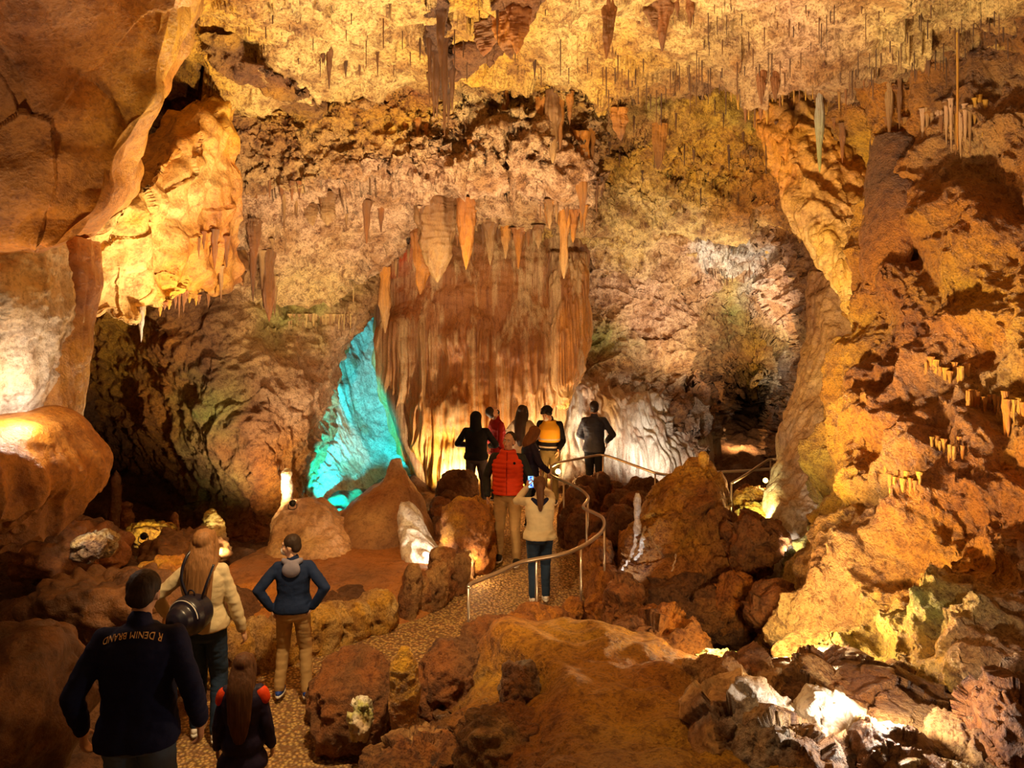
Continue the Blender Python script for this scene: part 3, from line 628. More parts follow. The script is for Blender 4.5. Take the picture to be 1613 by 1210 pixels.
rock(1190, 772, 806, 10.9, 62, .4, ANG, 'rock', "cream gold", 14, 'small pale slab lit by a lamp above the moss green rock', na=80, nr=50)
rock(1158, 900, 1010, 8.4, 56, .4, ANG+[('facet', 1.2, .2)], 'rock', "orange rust", 15, 'upright orange rock slab under the tilted boulder', na=110, nr=90, sq=.6, tilt=.2)
rock(1090, 925, 1005, 8.6, 150, .7, ANG, 'rock', "brown umber", 16, 'long dark slab lying in the pit below the tilted boulder', na=110, nr=70, tilt=.25, sq=.7)
rock(1035, 975, 1070, 7.0, 150, .8, ANG, 'rock', "orange rust brown", 17, 'arched orange rock behind the foreground ledge', na=120, nr=80, tilt=.15)
rock(985, 925, 1010, 7.9, 70, .6, ANG, 'rock', "brown rust", 18, 'pointed brown rock at the left rim of the pit', na=90, nr=60, tilt=.3)
rock(1218, 930, 1000, 7.6, 80, .6, ANG+[('facet', 1.2, .2)], 'rock', "rust brown", 19, 'broken rusty rock tucked against the base of the golden wall', na=100, nr=60)
rock(1135, 1030, 1062, 6.2, 78, .35, LUMP, 'rock', "green green gold", 20, 'low yellow green rock lit behind the ledge', na=90, nr=50)
rock(984, 1006, 1040, 6.5, 50, .3, ANG, 'rock', "green white", 21, 'small vivid green stone lit behind the ledge', na=80, nr=50)
rock(1185, 1045, 1250, 4.9, 200, .9, ANG, 'rock', "brown rust tan", 22, 'large brown boulder on the ledge with white crust on its left flank', na=170, nr=120, tilt=.2)
rock(1160, 1085, 1260, 4.35, 170, .55, ANG, 'pale', "white tan brown", 23, 'white crusted rock in the bottom foreground left of the jumble', na=160, nr=110, tilt=.1)
rock(1290, 1065, 1180, 4.8, 200, .6, ANG, 'rock', "rust tan brown", 24, 'flat rusty slab at the foot of the golden wall', na=150, nr=90, tilt=.35)
rock(1330, 1120, 1240, 4.3, 190, .6, ANG, 'pale', "cream white tan", 25, 'cream slab blazing in lamp light at bottom right', na=150, nr=90, tilt=.3)
rock(1240, 1150, 1250, 4.0, 160, .5, ANG, 'rock', "brown tan grey", 26, 'brown broken rock in the bottom foreground beside the cream slab', na=130, nr=80, tilt=.3)
rock(1420, 1165, 1280, 3.9, 120, .5, ANG, 'rock', "brown brown", 27, 'smooth dark brown stone at the bottom edge right of the cream slab', na=110, nr=80)
rock(1540, 1135, 1300, 4.0, 130, .5, ANG, 'rock', "brown tan", 28, 'tan faced boulder near the lower right corner', na=120, nr=90)
rock(1600, 1075, 1290, 3.9, 110, .6, ANG, 'rock', "brown rust", 29, 'tall brown boulder cut by the right edge of the view', na=120, nr=90)
rock(1258, 1088, 1140, 4.6, 60, .3, ANG, 'rock', "brown brown", 30, 'fist shaped brown stone resting on the jumble', na=80, nr=60)
# dark left side
rock(110, 828, 915, 8.6, 160, .9, LUMP, 'smooth', "rust umber brown", 31, 'rounded rusty boulder in the dim left side', na=110, nr=70)
rock(150, 836, 880, 8.0, 60, .35, ANG, 'rock', "cream grey", 32, 'small pale rock catching light in the dim left side', na=90, nr=60)
rock(238, 822, 862, 10.2, 80, .5, LUMP, 'rock', "gold green", 33, 'yellow lit low rock beyond the dark hollow', na=90, nr=50)
rock(290, 842, 905, 9.6, 130, .8, LUMP, 'smooth', "brown brown", 34, 'dull brown hump behind the long haired woman', na=90, nr=60)
rock(180, 905, 1000, 7.2, 260, .9, LUMP, 'smooth', "umber brown umber", 35, 'wide dark red hump behind the man in navy', na=120, nr=70)
rock(262, 880, 930, 8.2, 80, .5, LUMP, 'smooth', "orange gold", 36, 'rounded orange rock between the two adults on the left', na=90, nr=60)
rock(20, 985, 1240, 4.6, 180, 1.2, [('fbm', 1.2, .16), ('bil', 2, .1)], 'smooth', "umber umber dark", 37, 'dark sloping rock at the left edge', na=110, nr=80)
# foreground left
rock(560, 1045, 1170, 6.2, 118, .8, SPONGE, 'rough', "brown rust", 41, 'dark brown pitted rock left of the foreground stalagmite', na=150, nr=100)
rock(518, 1062, 1130, 6.5, 60, .4, SPONGE, 'rough', "rust brown", 42, 'low brown rock right beside the boy', na=100, nr=70)
rock(716, 1018, 1150, 6.0, 96, .7, SPONGE, 'rough', "brown umber rust", 43, 'dark hollowed rock right of the foreground stalagmite', na=150, nr=100)
rock(770, 985, 1090, 6.6, 90, .6, SPONGE, 'rough', "rust brown", 44, 'reddish pitted rock at the foot of the railing', na=120, nr=90)
rock(822, 1045, 1180, 5.15, 80, .4, LUMP, 'flow', "brown grey rust", 45, 'wet grey knobbly rock under the ledge lip', na=140, nr=100)
rock(800, 1120, 1260, 4.7, 150, .6, LUMP, 'flow', "rust brown tan", 46, 'rusty wet rock at the bottom edge below the ledge lip', na=150, nr=100)
rock(655, 1168, 1250, 5.2, 170, .7, ANG, 'rock', "rust tan brown", 47, 'rough rusty rock at the bottom edge in front of the stalagmite', na=140, nr=80)
rock(568, 1100, 1165, 5.6, 34, .25, ANG, 'pale', "white green", 48, 'small upright whitish green rock in the lower foreground', na=80, nr=60)

# ---- path border rocks, each one a stone
rnd = random.Random(5)
def border(pts, n, h0, h1, w0, w1, pal, label, group, mat='rough', seed0=100, spec=SPONGE):
    pts = np.array(pts); Pt = crm(len(pts), 200)@pts; L = np.concatenate([[0], np.cumsum(np.hypot(*(np.diff(Pt, axis=0)).T[:2]))])
    for i in range(n):
        s = L[-1]*(i+.5+rnd.uniform(-.2, .2))/n; x = np.interp(s, L, Pt[:, 0])+rnd.uniform(-.04, .04); y = np.interp(s, L, Pt[:, 1])+rnd.uniform(-.04, .04); hh = np.interp(s, L, Pt[:, 2]) if pts.shape[1] > 2 else 1
        h = rnd.uniform(h0, h1)*hh; w_ = rnd.uniform(w0, w1); z = float(gz(x, y))
        o = sphere_rock('border_rock', (x, y, z+h*.42), (w_, w_*rnd.uniform(.7, 1), h*1.2), seed0+i, M[mat], pal, spec, 84, 60, rnd.uniform(0, 3), rnd.uniform(-.2, .2))
        tag(o, label, 'rock', group)
border([(-3.0, 6.9, 1), (-2.55, 7.25, 1), (-2.0, 7.75, 1.1), (-1.45, 8.3, 1.1)], 10, .34, .5, .32, .48, "cream tan gold", 'knobbly pale yellow rock in the low border left of the path behind the boy', 'pale border rocks left of the path')
border([(-1.25, 8.5, 1), (-.85, 9.1, 1), (-.6, 9.8, .9)], 8, .4, .6, .25, .38, "rust brown tan", 'upright rusty brown rock in the border left of the path', 'brown border rocks left of the path', seed0=130)
border([(-.25, 7.2, 1), (.25, 7.75, 1), (.72, 8.3, 1.15), (1.05, 8.9, 1.2), (1.1, 9.6, 1.1), (1.08, 10.3, 1)], 18, .34, .55, .32, .48, "rust orange rust", 'reddish lumpy rock in the border right of the path below the railing', 'red border rocks right of the path', seed0=150)
border([(.98, 10.8, 1), (.95, 11.5, 1.0), (1.25, 12.1, 1.1), (2.1, 12.05, 1.1), (2.9, 11.6, 1.0), (3.5, 11.5, .8)], 20, .5, .8, .36, .55, "rust brown umber", 'dark rusty jagged rock in the barrier below the far railing', 'dark rocks below the far railing', seed0=180)
border([(1.2, 11.0, 1), (1.5, 10.6, 1.0), (1.85, 10.9, 1.1), (1.7, 11.5, 1.1), (2.3, 11.2, 1.1)], 11, .5, .8, .4, .6, "brown rust umber", 'brown lumpy rock between the railing bend and the tilted boulder', 'brown rocks behind the railing bend', seed0=210)
border([(-1.0, 12.2, 1), (-1.05, 11.4, .9), (-.8, 10.6, .9)], 7, .35, .6, .3, .5, "umber brown rust", 'dark rock along the path at the feet of the visitor group', 'dark rocks at the group', seed0=230)
border([(3.6, 11.8, 1), (4.3, 11.6, 1.0), (4.9, 11.3, 1.3)], 8, .5, .75, .35, .5, "orange rust rust", 'fiery orange red rock below the railing beyond the tilted boulder', 'red rocks beyond the tilted boulder', seed0=250)


# ================================================================== STALACTITES
M['stal'] = rock_mat('stalactite_stone', 2.2, .5, .42, .0, .4, .6, (.30, .11, .03), .5)
def stal_mesh(name, kind, seed, pal, na=14, nr=26):
    """unit stalactite: hangs from z=+.04 to z=-1, radius 1 at the root"""
    t = np.linspace(0, 1, nr); r_ = np.random.RandomState(seed)
    if kind == 'straw': rad = np.where(t > .97, .4, 1.)*(1-.35*t)
    elif kind == 'carrot': rad = (1-t)**.75*(1+.1*np.sin(t*14+seed))+.03; rad[0] *= 1.25
    elif kind == 'cone': rad = (1-t)**.9*(1-.25*np.sin(t*PI))+.03; rad[0] *= 1.4
    elif kind == 'club': rad = np.clip(1.05-t**4*.95, .05, 2)*(.85+.15*np.cos(t*9+seed))
    else: rad = np.clip(1-t**2.2, .03, 1)**.8
    a = np.linspace(0, 2*PI, na, endpoint=False); T, A = np.meshgrid(t, a, indexing='ij'); Rr = rad[:, None]*np.ones(na)[None]
    fl = .34 if kind == 'drape' else 1.
    bend = (r_.uniform(-.5, .5)*t**2 if kind == 'drape' else r_.uniform(-.12, .12)*t)[:, None]
    S = np.stack([Rr*np.cos(A)+bend, Rr*np.sin(A)*fl, .04-1.04*T], -1).reshape(-1, 3)
    if kind != 'straw':
        nn = np.stack([np.cos(A), np.sin(A), 0*A], -1).reshape(-1, 3)
        d = .38*fbm(S*np.array([1.1, 1.1, 4.])+seed*5, 3)+.20*(1-2*np.abs(perlin(S*np.array([2.6, 2.6, 1.])+seed)))+.07*ridge(S*np.array([.6, .6, 14.])+seed, 2)
        S = S+nn*(d*Rr.reshape(-1))[:, None]
    cg = palgrid([pal]); n = len(S); kk = np.clip(T.reshape(-1)+.25*fbm(S*2+seed, 3), 0, 1)*(cg.shape[1]-1); col = np.stack([np.interp(kk, range(cg.shape[1]), cg[0][:, c_]) for c_ in range(3)], 1) if cg.shape[1] > 1 else np.repeat(cg[0][:1], n, 0)
    V = np.vstack([S, S[:na].mean(0), S[-na:].mean(0)]); col = np.vstack([col, col[0], col[-1]])
    T3 = [[n, (q_+1) % na, q_] for q_ in range(na)]+[[n+1, (nr-1)*na+q_, (nr-1)*na+(q_+1) % na] for q_ in range(na)]
    o = link_mixed(name, V, grid_faces(nr, na, True), np.array(T3), M['stal'], col)
    return o
PROTO = {}
def proto(kind, seed, pal, big=False):
    k = (kind, seed, pal)
    if k not in PROTO:
        o = stal_mesh('stalactite', kind, seed, pal, 48 if big else 12, 90 if big else 24); PROTO[k] = [o, False]
    return PROTO[k]
def stal(loc, kind, L, r, pal, label, group=None, seed=0, rz=0, name='stalactite', big=False, tilt=0):
    p = proto(kind, seed, pal, big)
    if not p[1]: o = p[0]; p[1] = True
    else: o = p[0].copy(); C.objects.link(o)
    o.location = loc; o.scale = (r, r, L); o.rotation_euler = (0, tilt, rz); o.name = name
    for k in ('label', 'category', 'group'):
        if k in o: del o[k]
    if kind == 'straw': o.name = 'soda_straw'
    tag(o, label, 'soda straw' if kind == 'straw' else 'stalactite', group); return o
bpy.context.view_layer.update(); DG = bpy.context.evaluated_depsgraph_get()
HIT = {}
def cast(px, py):
    org = Vector((0, 0, CAMZ)); d = (P(px, py, 1)-org).normalized()
    ok, loc, nrm, idx, ob, mtx = sc.ray_cast(DG, org, d)
    return (loc, nrm, ob) if ok else (None, None, None)
def edge(px, py0, py1):
    last = None
    for k in range(int(abs(py1-py0)/3)+1):
        py = py0+(3*k if py1 > py0 else -3*k); l, n, o = cast(px, py)
        if l is None: break
        if last is not None and l.y-last.y > .55: return last, py-3
        last = l
    return last, py
def hang(px, py, Lpx, kind='straw', rpx=None, pal='brown', label='', group=None, seed=0, use_edge=None, rz=0, big=False, up=.03, tilt=0):
    if use_edge: l, _ = edge(px, *use_edge)
    else: l, _, _ = cast(px, py)
    if l is None: return
    k = l.y/FPX; L = Lpx*k; r = (rpx or 1)*k
    stal(l+Vector((0, .02, up)), kind, L, r, pal, label, group, seed, rz, big=big, tilt=tilt)
def on_rock(l_, r_, py, Y, hd):
    h, _, _ = cast((l_+r_)/2, py); return (l_, r_, py, (h.y if h is not None else Y)-.12, hd*.8)
rb = column('rock_rib', [on_rock(805, 880, -50, 6.6, .35), on_rock(790, 850, -10, 7.1, .35), on_rock(770, 822, 30, 7.7, .33), on_rock(742, 796, 62, 8.3, .3), on_rock(712, 768, 88, 8.8, .28), on_rock(690, 735, 108, 9.1, .25), on_rock(676, 706, 124, 9.4, .15)],
    140, 180, [('fbm', 1.6, .1, 2), ('facet', 3, .09, 4), ('ridge', 6, .04, 2)], ["brown rust umber", "rust brown umber", "brown rust rust", "umber brown tan"], M['rough'], seed=3)
tag(rb, 'craggy dark brown rib crossing the cream ceiling diagonally at the top centre', 'rock')
rc = column('rock_rib', [on_rock(668, 712, -40, 6.8, .22), on_rock(672, 708, 0, 7.3, .22), on_rock(674, 704, 40, 8.0, .2), on_rock(678, 706, 80, 8.7, .2), on_rock(684, 712, 120, 9.2, .18), on_rock(690, 706, 150, 9.5, .1)],
    110, 160, [('fbm', 2, .08, 2), ('facet', 4, .07, 4), ('ridge', 7, .04, 2)], ["umber brown", "umber umber", "dark brown"], M['rough'], seed=5)
tag(rc, 'ragged nearly black vertical rib on the ceiling left of the diagonal brown rib', 'rock')
rd = column('rock_rib', [on_rock(330, 372, 60, 8.9, .3), on_rock(345, 400, 95, 9.2, .35), on_rock(372, 430, 118, 9.5, .35), on_rock(410, 470, 140, 9.7, .3), on_rock(440, 500, 165, 9.8, .25), on_rock(470, 500, 185, 9.9, .12)],
    110, 130, [('fbm', 2, .1, 7), ('facet', 3, .12, 4), ('ridge', 6, .05, 2)], ["brown gold", "umber rust", "brown gold"], M['rough'], seed=6)
tag(rd, 'dark broken rib at the lower edge of the white upper left ceiling slab', 'rock')
bpy.context.view_layer.update(); DG = bpy.context.evaluated_depsgraph_get()
R2 = random.Random(21)
pals = ['dark umber', 'umber dark', 'umber brown']
def field(n, x0, x1, yfun, Lr, label, group, kinds=('straw',), rr=(.8, 1.3), pal=pals, edge_rng=None):
    for i in range(n):
        px = x0+(x1-x0)*(i+.5+R2.uniform(-.45, .45))/n; L = R2.uniform(*Lr)*R2.uniform(.6, 1.2); kd = R2.choice(kinds)
        py = yfun(px, R2)
        hang(px, py, L, kd, R2.uniform(*rr)*(1 if kd == 'straw' else 2.6), R2.choice(pal), label, group, R2.randrange(3), (edge_rng(px) if edge_rng else None), R2.uniform(0, 6))
# straws on the slab upper right
field(95, 1085, 1590, lambda x, r: r.uniform(4, 120 if x < 1450 else 120-(x-1450)*.45), (14, 60), 'thin dark soda straw stalactite on the pale slab at the upper right', 'soda straws on the upper right slab')
# fringe on that slab's far edge
sl_edge = lambda x: (np.interp(x, [1080, 1200, 1400, 1500, 1600], [70, 85, 90, 60, 15]), 190)
field(46, 1150, 1560, lambda x, r: 0, (14, 42), 'brown stalactite in the fringe along the far edge of the upper right slab', 'fringe of the upper right slab', ('straw', 'carrot', 'straw', 'cone'), (.9, 1.7), ['brown rust', 'umber brown', 'brown gold'], sl_edge)
field(34, 925, 1150, lambda x, r: r.uniform(85, 150), (18, 70), 'dark hair thin straw stalactite left of the upper right slab over the yellow green ceiling', 'straws above the yellow green ceiling')
field(26, 930, 1240, lambda x, r: r.uniform(175, 300), (14, 50), 'short dark straw stalactite on the lower yellow ceiling between slab and curtain', 'straws on the lower yellow ceiling', ('straw', 'carrot'), (.7, 1.2))
field(26, 540, 900, lambda x, r: r.uniform(2, 110), (15, 60), 'dark straw stalactite on the cream ceiling at the top centre', 'straws on the top centre ceiling', ('straw', 'straw', 'carrot'))
field(14, 380, 560, lambda x, r: r.uniform(10, 90), (12, 36), 'small dark straw stalactite on the white ceiling slab at the upper left', 'straws on the upper left slab')
# dark hanging cluster at upper centre left
for i, (px, py, L, r) in enumerate([(676, 60, 110, 4), (688, 85, 105, 7), (700, 70, 150, 6), (712, 110, 70, 5), (694, 20, 90, 8), (683, 130, 60, 4), (706, 150, 50, 4)]):
    hang(px, py, L, 'carrot', r, 'umber brown', 'dark brown stalactite in the long ragged cluster at the upper centre left', 'ragged dark stalactite cluster', i % 3, big=True)
hang(818, 12, 78, 'drape', 17, 'rust rust orange', 'translucent rust red drapery tooth hanging at the top centre', None, 5, rz=.3, big=True)
hang(797, 20, 78, 'drape', 22, 'rust orange brown', 'rusty ragged drapery beside the rust red tooth at the top centre', None, 6, rz=-.5, big=True)
hang(770, 40, 50, 'drape', 24, 'brown brown rust', 'brown drapery fold left of the rusty ones at the top centre', None, 7, rz=-.6, big=True)
hang(1045, 5, 80, 'cone', 20, 'brown rust umber', 'large dark brown pointed stalactite at the top right of centre', None, 5, big=True)
hang(1029, 4, 48, 'drape', 14, 'brown brown', 'short brown drapery joined left of the large pointed stalactite', None, 8, big=True)
hang(960, 6, 92, 'drape', 10, 'rust brown rust', 'slender rusty drapery with a drooping tip at the top centre right', None, 9, big=True)
hang(1088, 4, 46, 'carrot', 7, 'rust brown', 'orange brown stalactite right of the large pointed one', None, 3, big=True)
hang(1068, 2, 30, 'carrot', 5, 'rust brown', 'small brown stalactite tucked beside the large pointed one', None, 2, big=True)
hang(518, 82, 62, 'carrot', 5, 'brown umber', 'single long brown stalactite alone on the white slab at the upper left', None, 1, big=True)
hang(508, 84, 20, 'carrot', 4, 'brown umber', 'short companion beside the long stalactite on the white slab', None, 2, big=True)
for (px, py, L, r, kd, lb) in [(795, 150, 46, 7, 'carrot', 'brown tooth shaped stalactite under the cream bulge at centre'), (870, 150, 110, 11, 'club', 'grey brown ridged club stalactite hanging above the curtain'), (855, 160, 80, 12, 'drape', 'orange brown flat drapery beside the club stalactite'),
                               (882, 160, 88, 7, 'carrot', 'dark column right of the club stalactite'), (898, 150, 50, 6, 'carrot', 'short orange spike high above the curtain right edge'), (740, 225, 28, 4, 'club', 'short stubby brown stalactite alone above the pink shelf'),
                               (638, 195, 34, 4, 'carrot', 'small dark spike on the left brown ceiling jumble'), (658, 190, 30, 5, 'carrot', 'dark pointed knob on the left brown ceiling jumble'), (672, 200, 34, 4, 'carrot', 'blunt dark spike right of the pointed knob on the ceiling jumble'),
                               (915, 215, 130, 12, 'drape', 'tall golden drapery rib at the right end of the pink shelf'), (1040, 200, 70, 11, 'drape', 'ochre hanging flake under the yellow green ceiling'), (975, 175, 50, 12, 'drape', 'brown hooked drapery right of the club stalactite'),
                               (933, 208, 52, 5, 'carrot', 'thin brown column between the golden rib and the hooked drapery')]:
    hang(px, py, L, kd, r, 'brown tan' if 'grey' in lb else 'orange brown', lb, None, (px % 3)+10, big=True)
# fringe under the pink shelf (far edge), from the photograph: px, length, half width
se = lambda x: (np.interp(x, [430, 545, 600, 650, 930], [400, 400, 340, 320, 320]), 480)
big = [(606, 100, 9, 'club', 'long twin tipped pale column hanging before the red glow'), (668, 108, 22, 'drape', 'massive tan blade stalactite hanging from the pink shelf'), (688, 128, 30, 'tooth', 'huge tan pointed stalactite slanting over the curtain'), (706, 70, 9, 'carrot', 'ribbed tan stalactite behind the huge pointed one'),
       (735, 108, 13, 'tooth', 'blunt tan stalactite tooth below the dark gap'), (772, 68, 13, 'cone', 'brown pointed stalactite at the middle of the shelf fringe'), (797, 52, 8, 'carrot', 'brown spike right of the middle of the shelf fringe'), (817, 62, 10, 'cone', 'dark tooth stalactite in the right half of the shelf fringe'),
       (848, 36, 8, 'carrot', 'short orange spike in the right half of the shelf fringe'), (889, 104, 8, 'club', 'long straight golden stalactite near the right end of the shelf fringe'), (903, 50, 9, 'carrot', 'golden spike at the right end of the shelf fringe'), (866, 44, 7, 'carrot', 'brown spike left of the long golden stalactite')]
for i, (px, L, r, kd, lb) in enumerate(big): hang(px, 0, L, kd, r, ['orange tan', 'rust orange', 'brown tan'][i % 3], lb, None, 20+i % 5, se(px), rz=i, big=True)
field(52, 600, 925, lambda x, r: 0, (10, 46), 'small brown stalactite in the fringe under the pink shelf above the curtain', 'small fringe of the pink shelf', ('straw', 'carrot', 'cone'), (1., 2.2), ['brown rust', 'brown tan', 'orange brown', 'umber brown'], se)
field(34, 452, 560, lambda x, r: 0, (10, 36), 'tiny pale stalactite fringing the lower left end of the pink shelf', 'fringe of the lower left shelf', ('straw', 'carrot'), (.8, 1.4), ['cream tan', 'tan brown', 'cream cream'], lambda x: (420, 500))
# those on the left part of the shelf underside
for i, (px, py, L, r, kd) in enumerate([(337, 368, 62, 6, 'carrot'), (356, 378, 48, 5, 'carrot'), (347, 425, 55, 4, 'carrot'), (400, 350, 60, 11, 'drape'), (398, 390, 90, 6, 'carrot'), (412, 400, 60, 5, 'carrot'), (423, 400, 110, 9, 'club'), (415, 430, 60, 6, 'carrot'), (432, 440, 60, 5, 'carrot'),
        (424, 284, 32, 3, 'carrot'), (443, 296, 24, 4, 'carrot'), (447, 312, 58, 3, 'carrot'), (459, 290, 30, 4, 'carrot'), (471, 290, 26, 4, 'carrot'), (466, 318, 26, 3, 'straw'), (403, 306, 10, 2, 'straw'), (498, 360, 12, 2, 'straw'), (545, 340, 24, 3, 'carrot'), (577, 322, 66, 7, 'carrot'), (600, 330, 40, 5, 'carrot'), (428, 380, 18, 4, 'carrot'), (312, 380, 30, 3, 'carrot'), (320, 370, 28, 3, 'carrot')]):
    hang(px, py, L, kd, r, ['brown rust', 'rust umber', 'tan brown'][i % 3], 'brown stalactite on the pink underside at the left end of the shelf', 'stalactites on the left shelf underside', i % 3, big=L > 50)
hang(516, 308, 50, 'club', 13, 'brown tan', 'flat blunt brown stalactite shield on the pink shelf', None, 31, big=True)
hang(488, 325, 34, 'drape', 11, 'brown tan', 'curved brown flake left of the blunt shield on the pink shelf', None, 32, big=True)
hang(221, 490, 54, 'carrot', 5, 'tan white white', 'white tipped icicle stalactite below the pale left drapery', None, 33, big=True)
field(12, 250, 330, lambda x, r: 0, (10, 36), 'orange stalactite at the ragged right end of the pale left drapery', 'tips of the pale left drapery', ('carrot',), (1., 1.8), ['orange gold', 'rust brown'], lambda x: (400, 500))
# right part
for (px, py, L, r, kd, pal, lb) in [(1292, 150, 125, 6, 'club', 'grey green', 'greenish grey stalactite hanging before the drapery folds'), (1328, 200, 60, 5, 'carrot', 'brown rust', 'thin brown drip right of the greenish grey stalactite'), (1510, 50, 190, 2, 'straw', 'gold orange', 'very long single golden soda straw at the upper right wall'),
        (1402, 130, 90, 5, 'club', 'tan brown', 'pale brown root like stalactite over the thick orange mass'), (1418, 130, 80, 4, 'carrot', 'brown brown', 'brown root like stalactite beside the pale brown one'), (1200, 110, 60, 7, 'drape', 'rust brown', 'dark rusty plate at the left end of the upper right fringe'), (1222, 112, 52, 7, 'drape', 'rust brown', 'second dark rusty plate right of the first in the upper right fringe')]:
    hang(px, py, L, kd, r, pal, lb, None, 3, big=True)
for i in range(14):
    hang(1455+i*7.5, R2.uniform(160, 185), R2.uniform(60, 95), 'carrot', R2.uniform(2.6, 4.4), R2.choice(['tan brown', 'gold brown', 'pink tan']), 'pale ribbed drip stalactite in the row high on the right wall', 'rib drips high on the right wall', i % 3, up=.06)
for i in range(12): hang(1100+i*9, R2.uniform(405, 450), R2.uniform(10, 24), 'straw', 1.2, 'umber brown', 'tiny dark straw on the roof of the far chamber', 'straws on the far chamber roof', i % 3)
# drip fringes under the bulges of the right wall
for (x0, y0, n, L, w_, lb) in [(1462, 590, 10, 38, 7, 'upper'), (1528, 640, 13, 62, 8, 'middle'), (1398, 765, 9, 34, 6.5, 'lower'), (1470, 712, 8, 30, 7, 'inner')]:
    for i in range(n):
        hang(x0+i*w_+R2.uniform(-2, 2), y0+i*1.5+R2.uniform(-9, 9), L*R2.uniform(.8, 1.5), R2.choice(['carrot', 'drape', 'cone']), R2.uniform(2.6, 5.2), R2.choice(['orange gold', 'orange orange', 'gold orange']), 'rounded golden drip in the %s fringe on the right wall' % lb, '%s drip fringe of the right wall' % lb, i % 3+40, up=.12, big=True)

# ================================================================== STALAGMITES
def stalagmite(px, py0, py1, Y, wpx, pal, label, seed, mat='stal', top=.6, spec=None, big=True, name='stalagmite'):
    k = Y/FPX; c = px; n = 7; rings = []
    for i in range(n):
        t = i/(n-1); w_ = wpx/2*(top+(1-top)*t)*(.25 if i == 0 else 1)*(1+.1*math.sin(i*2.1+seed)); rings.append((c-w_, c+w_, py0+(py1-py0)*(t**1.15 if i else 0), Y, w_*k))
    o = column(name, rings, 64, 110, spec or [('fbm', 4, .03, seed), ('ridge', 9, .014, seed+1)], [p_ for p_ in pal], M[mat], seed=seed, flat=1.)
    tag(o, label, 'stalagmite'); return o
stalagmite(452, 738, 798, 10.9, 17, ["cream white", "white cream", "white gold"], 'knobbly white stalagmite glowing in lamp light on the tan mound', 1, 'pale', .8)
stalagmite(637, 1022, 1190, 5.55, 46, ["gold gold", "gold orange", "orange rust"], 'stout orange stalagmite post standing in the foreground', 2, 'flow', .82)
stalagmite(1004, 778, 840, 9.3, 11, ["white grey", "grey cream", "tan grey"], 'slim pale grey stalagmite before the tilted boulder', 3, 'pale', .7)
stalagmite(1108, 712, 745, 9.9, 16, ["cream gold", "gold gold", "gold brown"], 'rounded cream knob stalagmite on top of the tilted boulder', 4, 'pale', .75)
stalagmite(183, 740, 850, 12.2, 26, ["brown rust", "brown rust"], 'dim brown stalagmite standing in the dark left recess', 5, 'smooth', .3)
stalagmite(200, 790, 830, 11.6, 20, ["brown rust", "brown brown"], 'dim stubby stalagmite in front of the taller one in the dark recess', 6, 'smooth', .7)
stalagmite(275, 808, 850, 10.6, 14, ["brown rust", "brown brown"], 'small dim stalagmite right of the yellow lit rock', 7, 'smooth', .6)
stalagmite(335, 805, 870, 10.0, 42, ["green gold", "cream green", "gold white"], 'knotty bright yellow white stalagmite cluster lit behind the long haired woman', 8, 'pale', .35, [('fbm', 4, .06, 3), ('ridge', 7, .05, 4)])

# calcite veins running down the left flank of the tilted boulder
bpy.context.view_layer.update(); DG = bpy.context.evaluated_depsgraph_get()
def vein(pix, r, label):
    pts = []
    for k in range(len(pix)*4-3):
        t = k/4; i = min(int(t), len(pix)-2); f = t-i; x = pix[i][0]*(1-f)+pix[i+1][0]*f+R2.uniform(-1.2, 1.2); y = pix[i][1]*(1-f)+pix[i+1][1]*f
        l, _, _ = cast(x, y)
        if l is not None and (not pts or abs(l.y-pts[-1].y) < .35): pts.append(l)
    if len(pts) < 3: return
    A_ = np.array([list(p) for p in pts]); n = len(A_); rings = []
    for i in range(n):
        a = np.linspace(0, 2*PI, 10, endpoint=False); rr = r*(.6+.8*abs(math.sin(i*1.7)))
        rings.append(np.stack([A_[i, 0]+rr*np.cos(a), A_[i, 1]+rr*.6*np.sin(a), A_[i, 2]+0*a], 1))
    V = np.vstack(rings); o = link_mesh('calcite_vein', V, grid_faces(n, 10, True), M['pale'], np.tile(np.array(PAL['white']), (len(V), 1))); o.parent = bb; o['label'] = label
vein([(1002, 838), (1000, 858), (996, 872), (989, 884), (981, 898)], .022, 'white calcite vein')
vein([(1018, 828), (1013, 845), (1011, 862), (1009, 872), (1000, 882)], .028, 'white calcite vein')
vein([(1064, 872), (1062, 888), (1059, 900)], .010, 'white calcite vein')

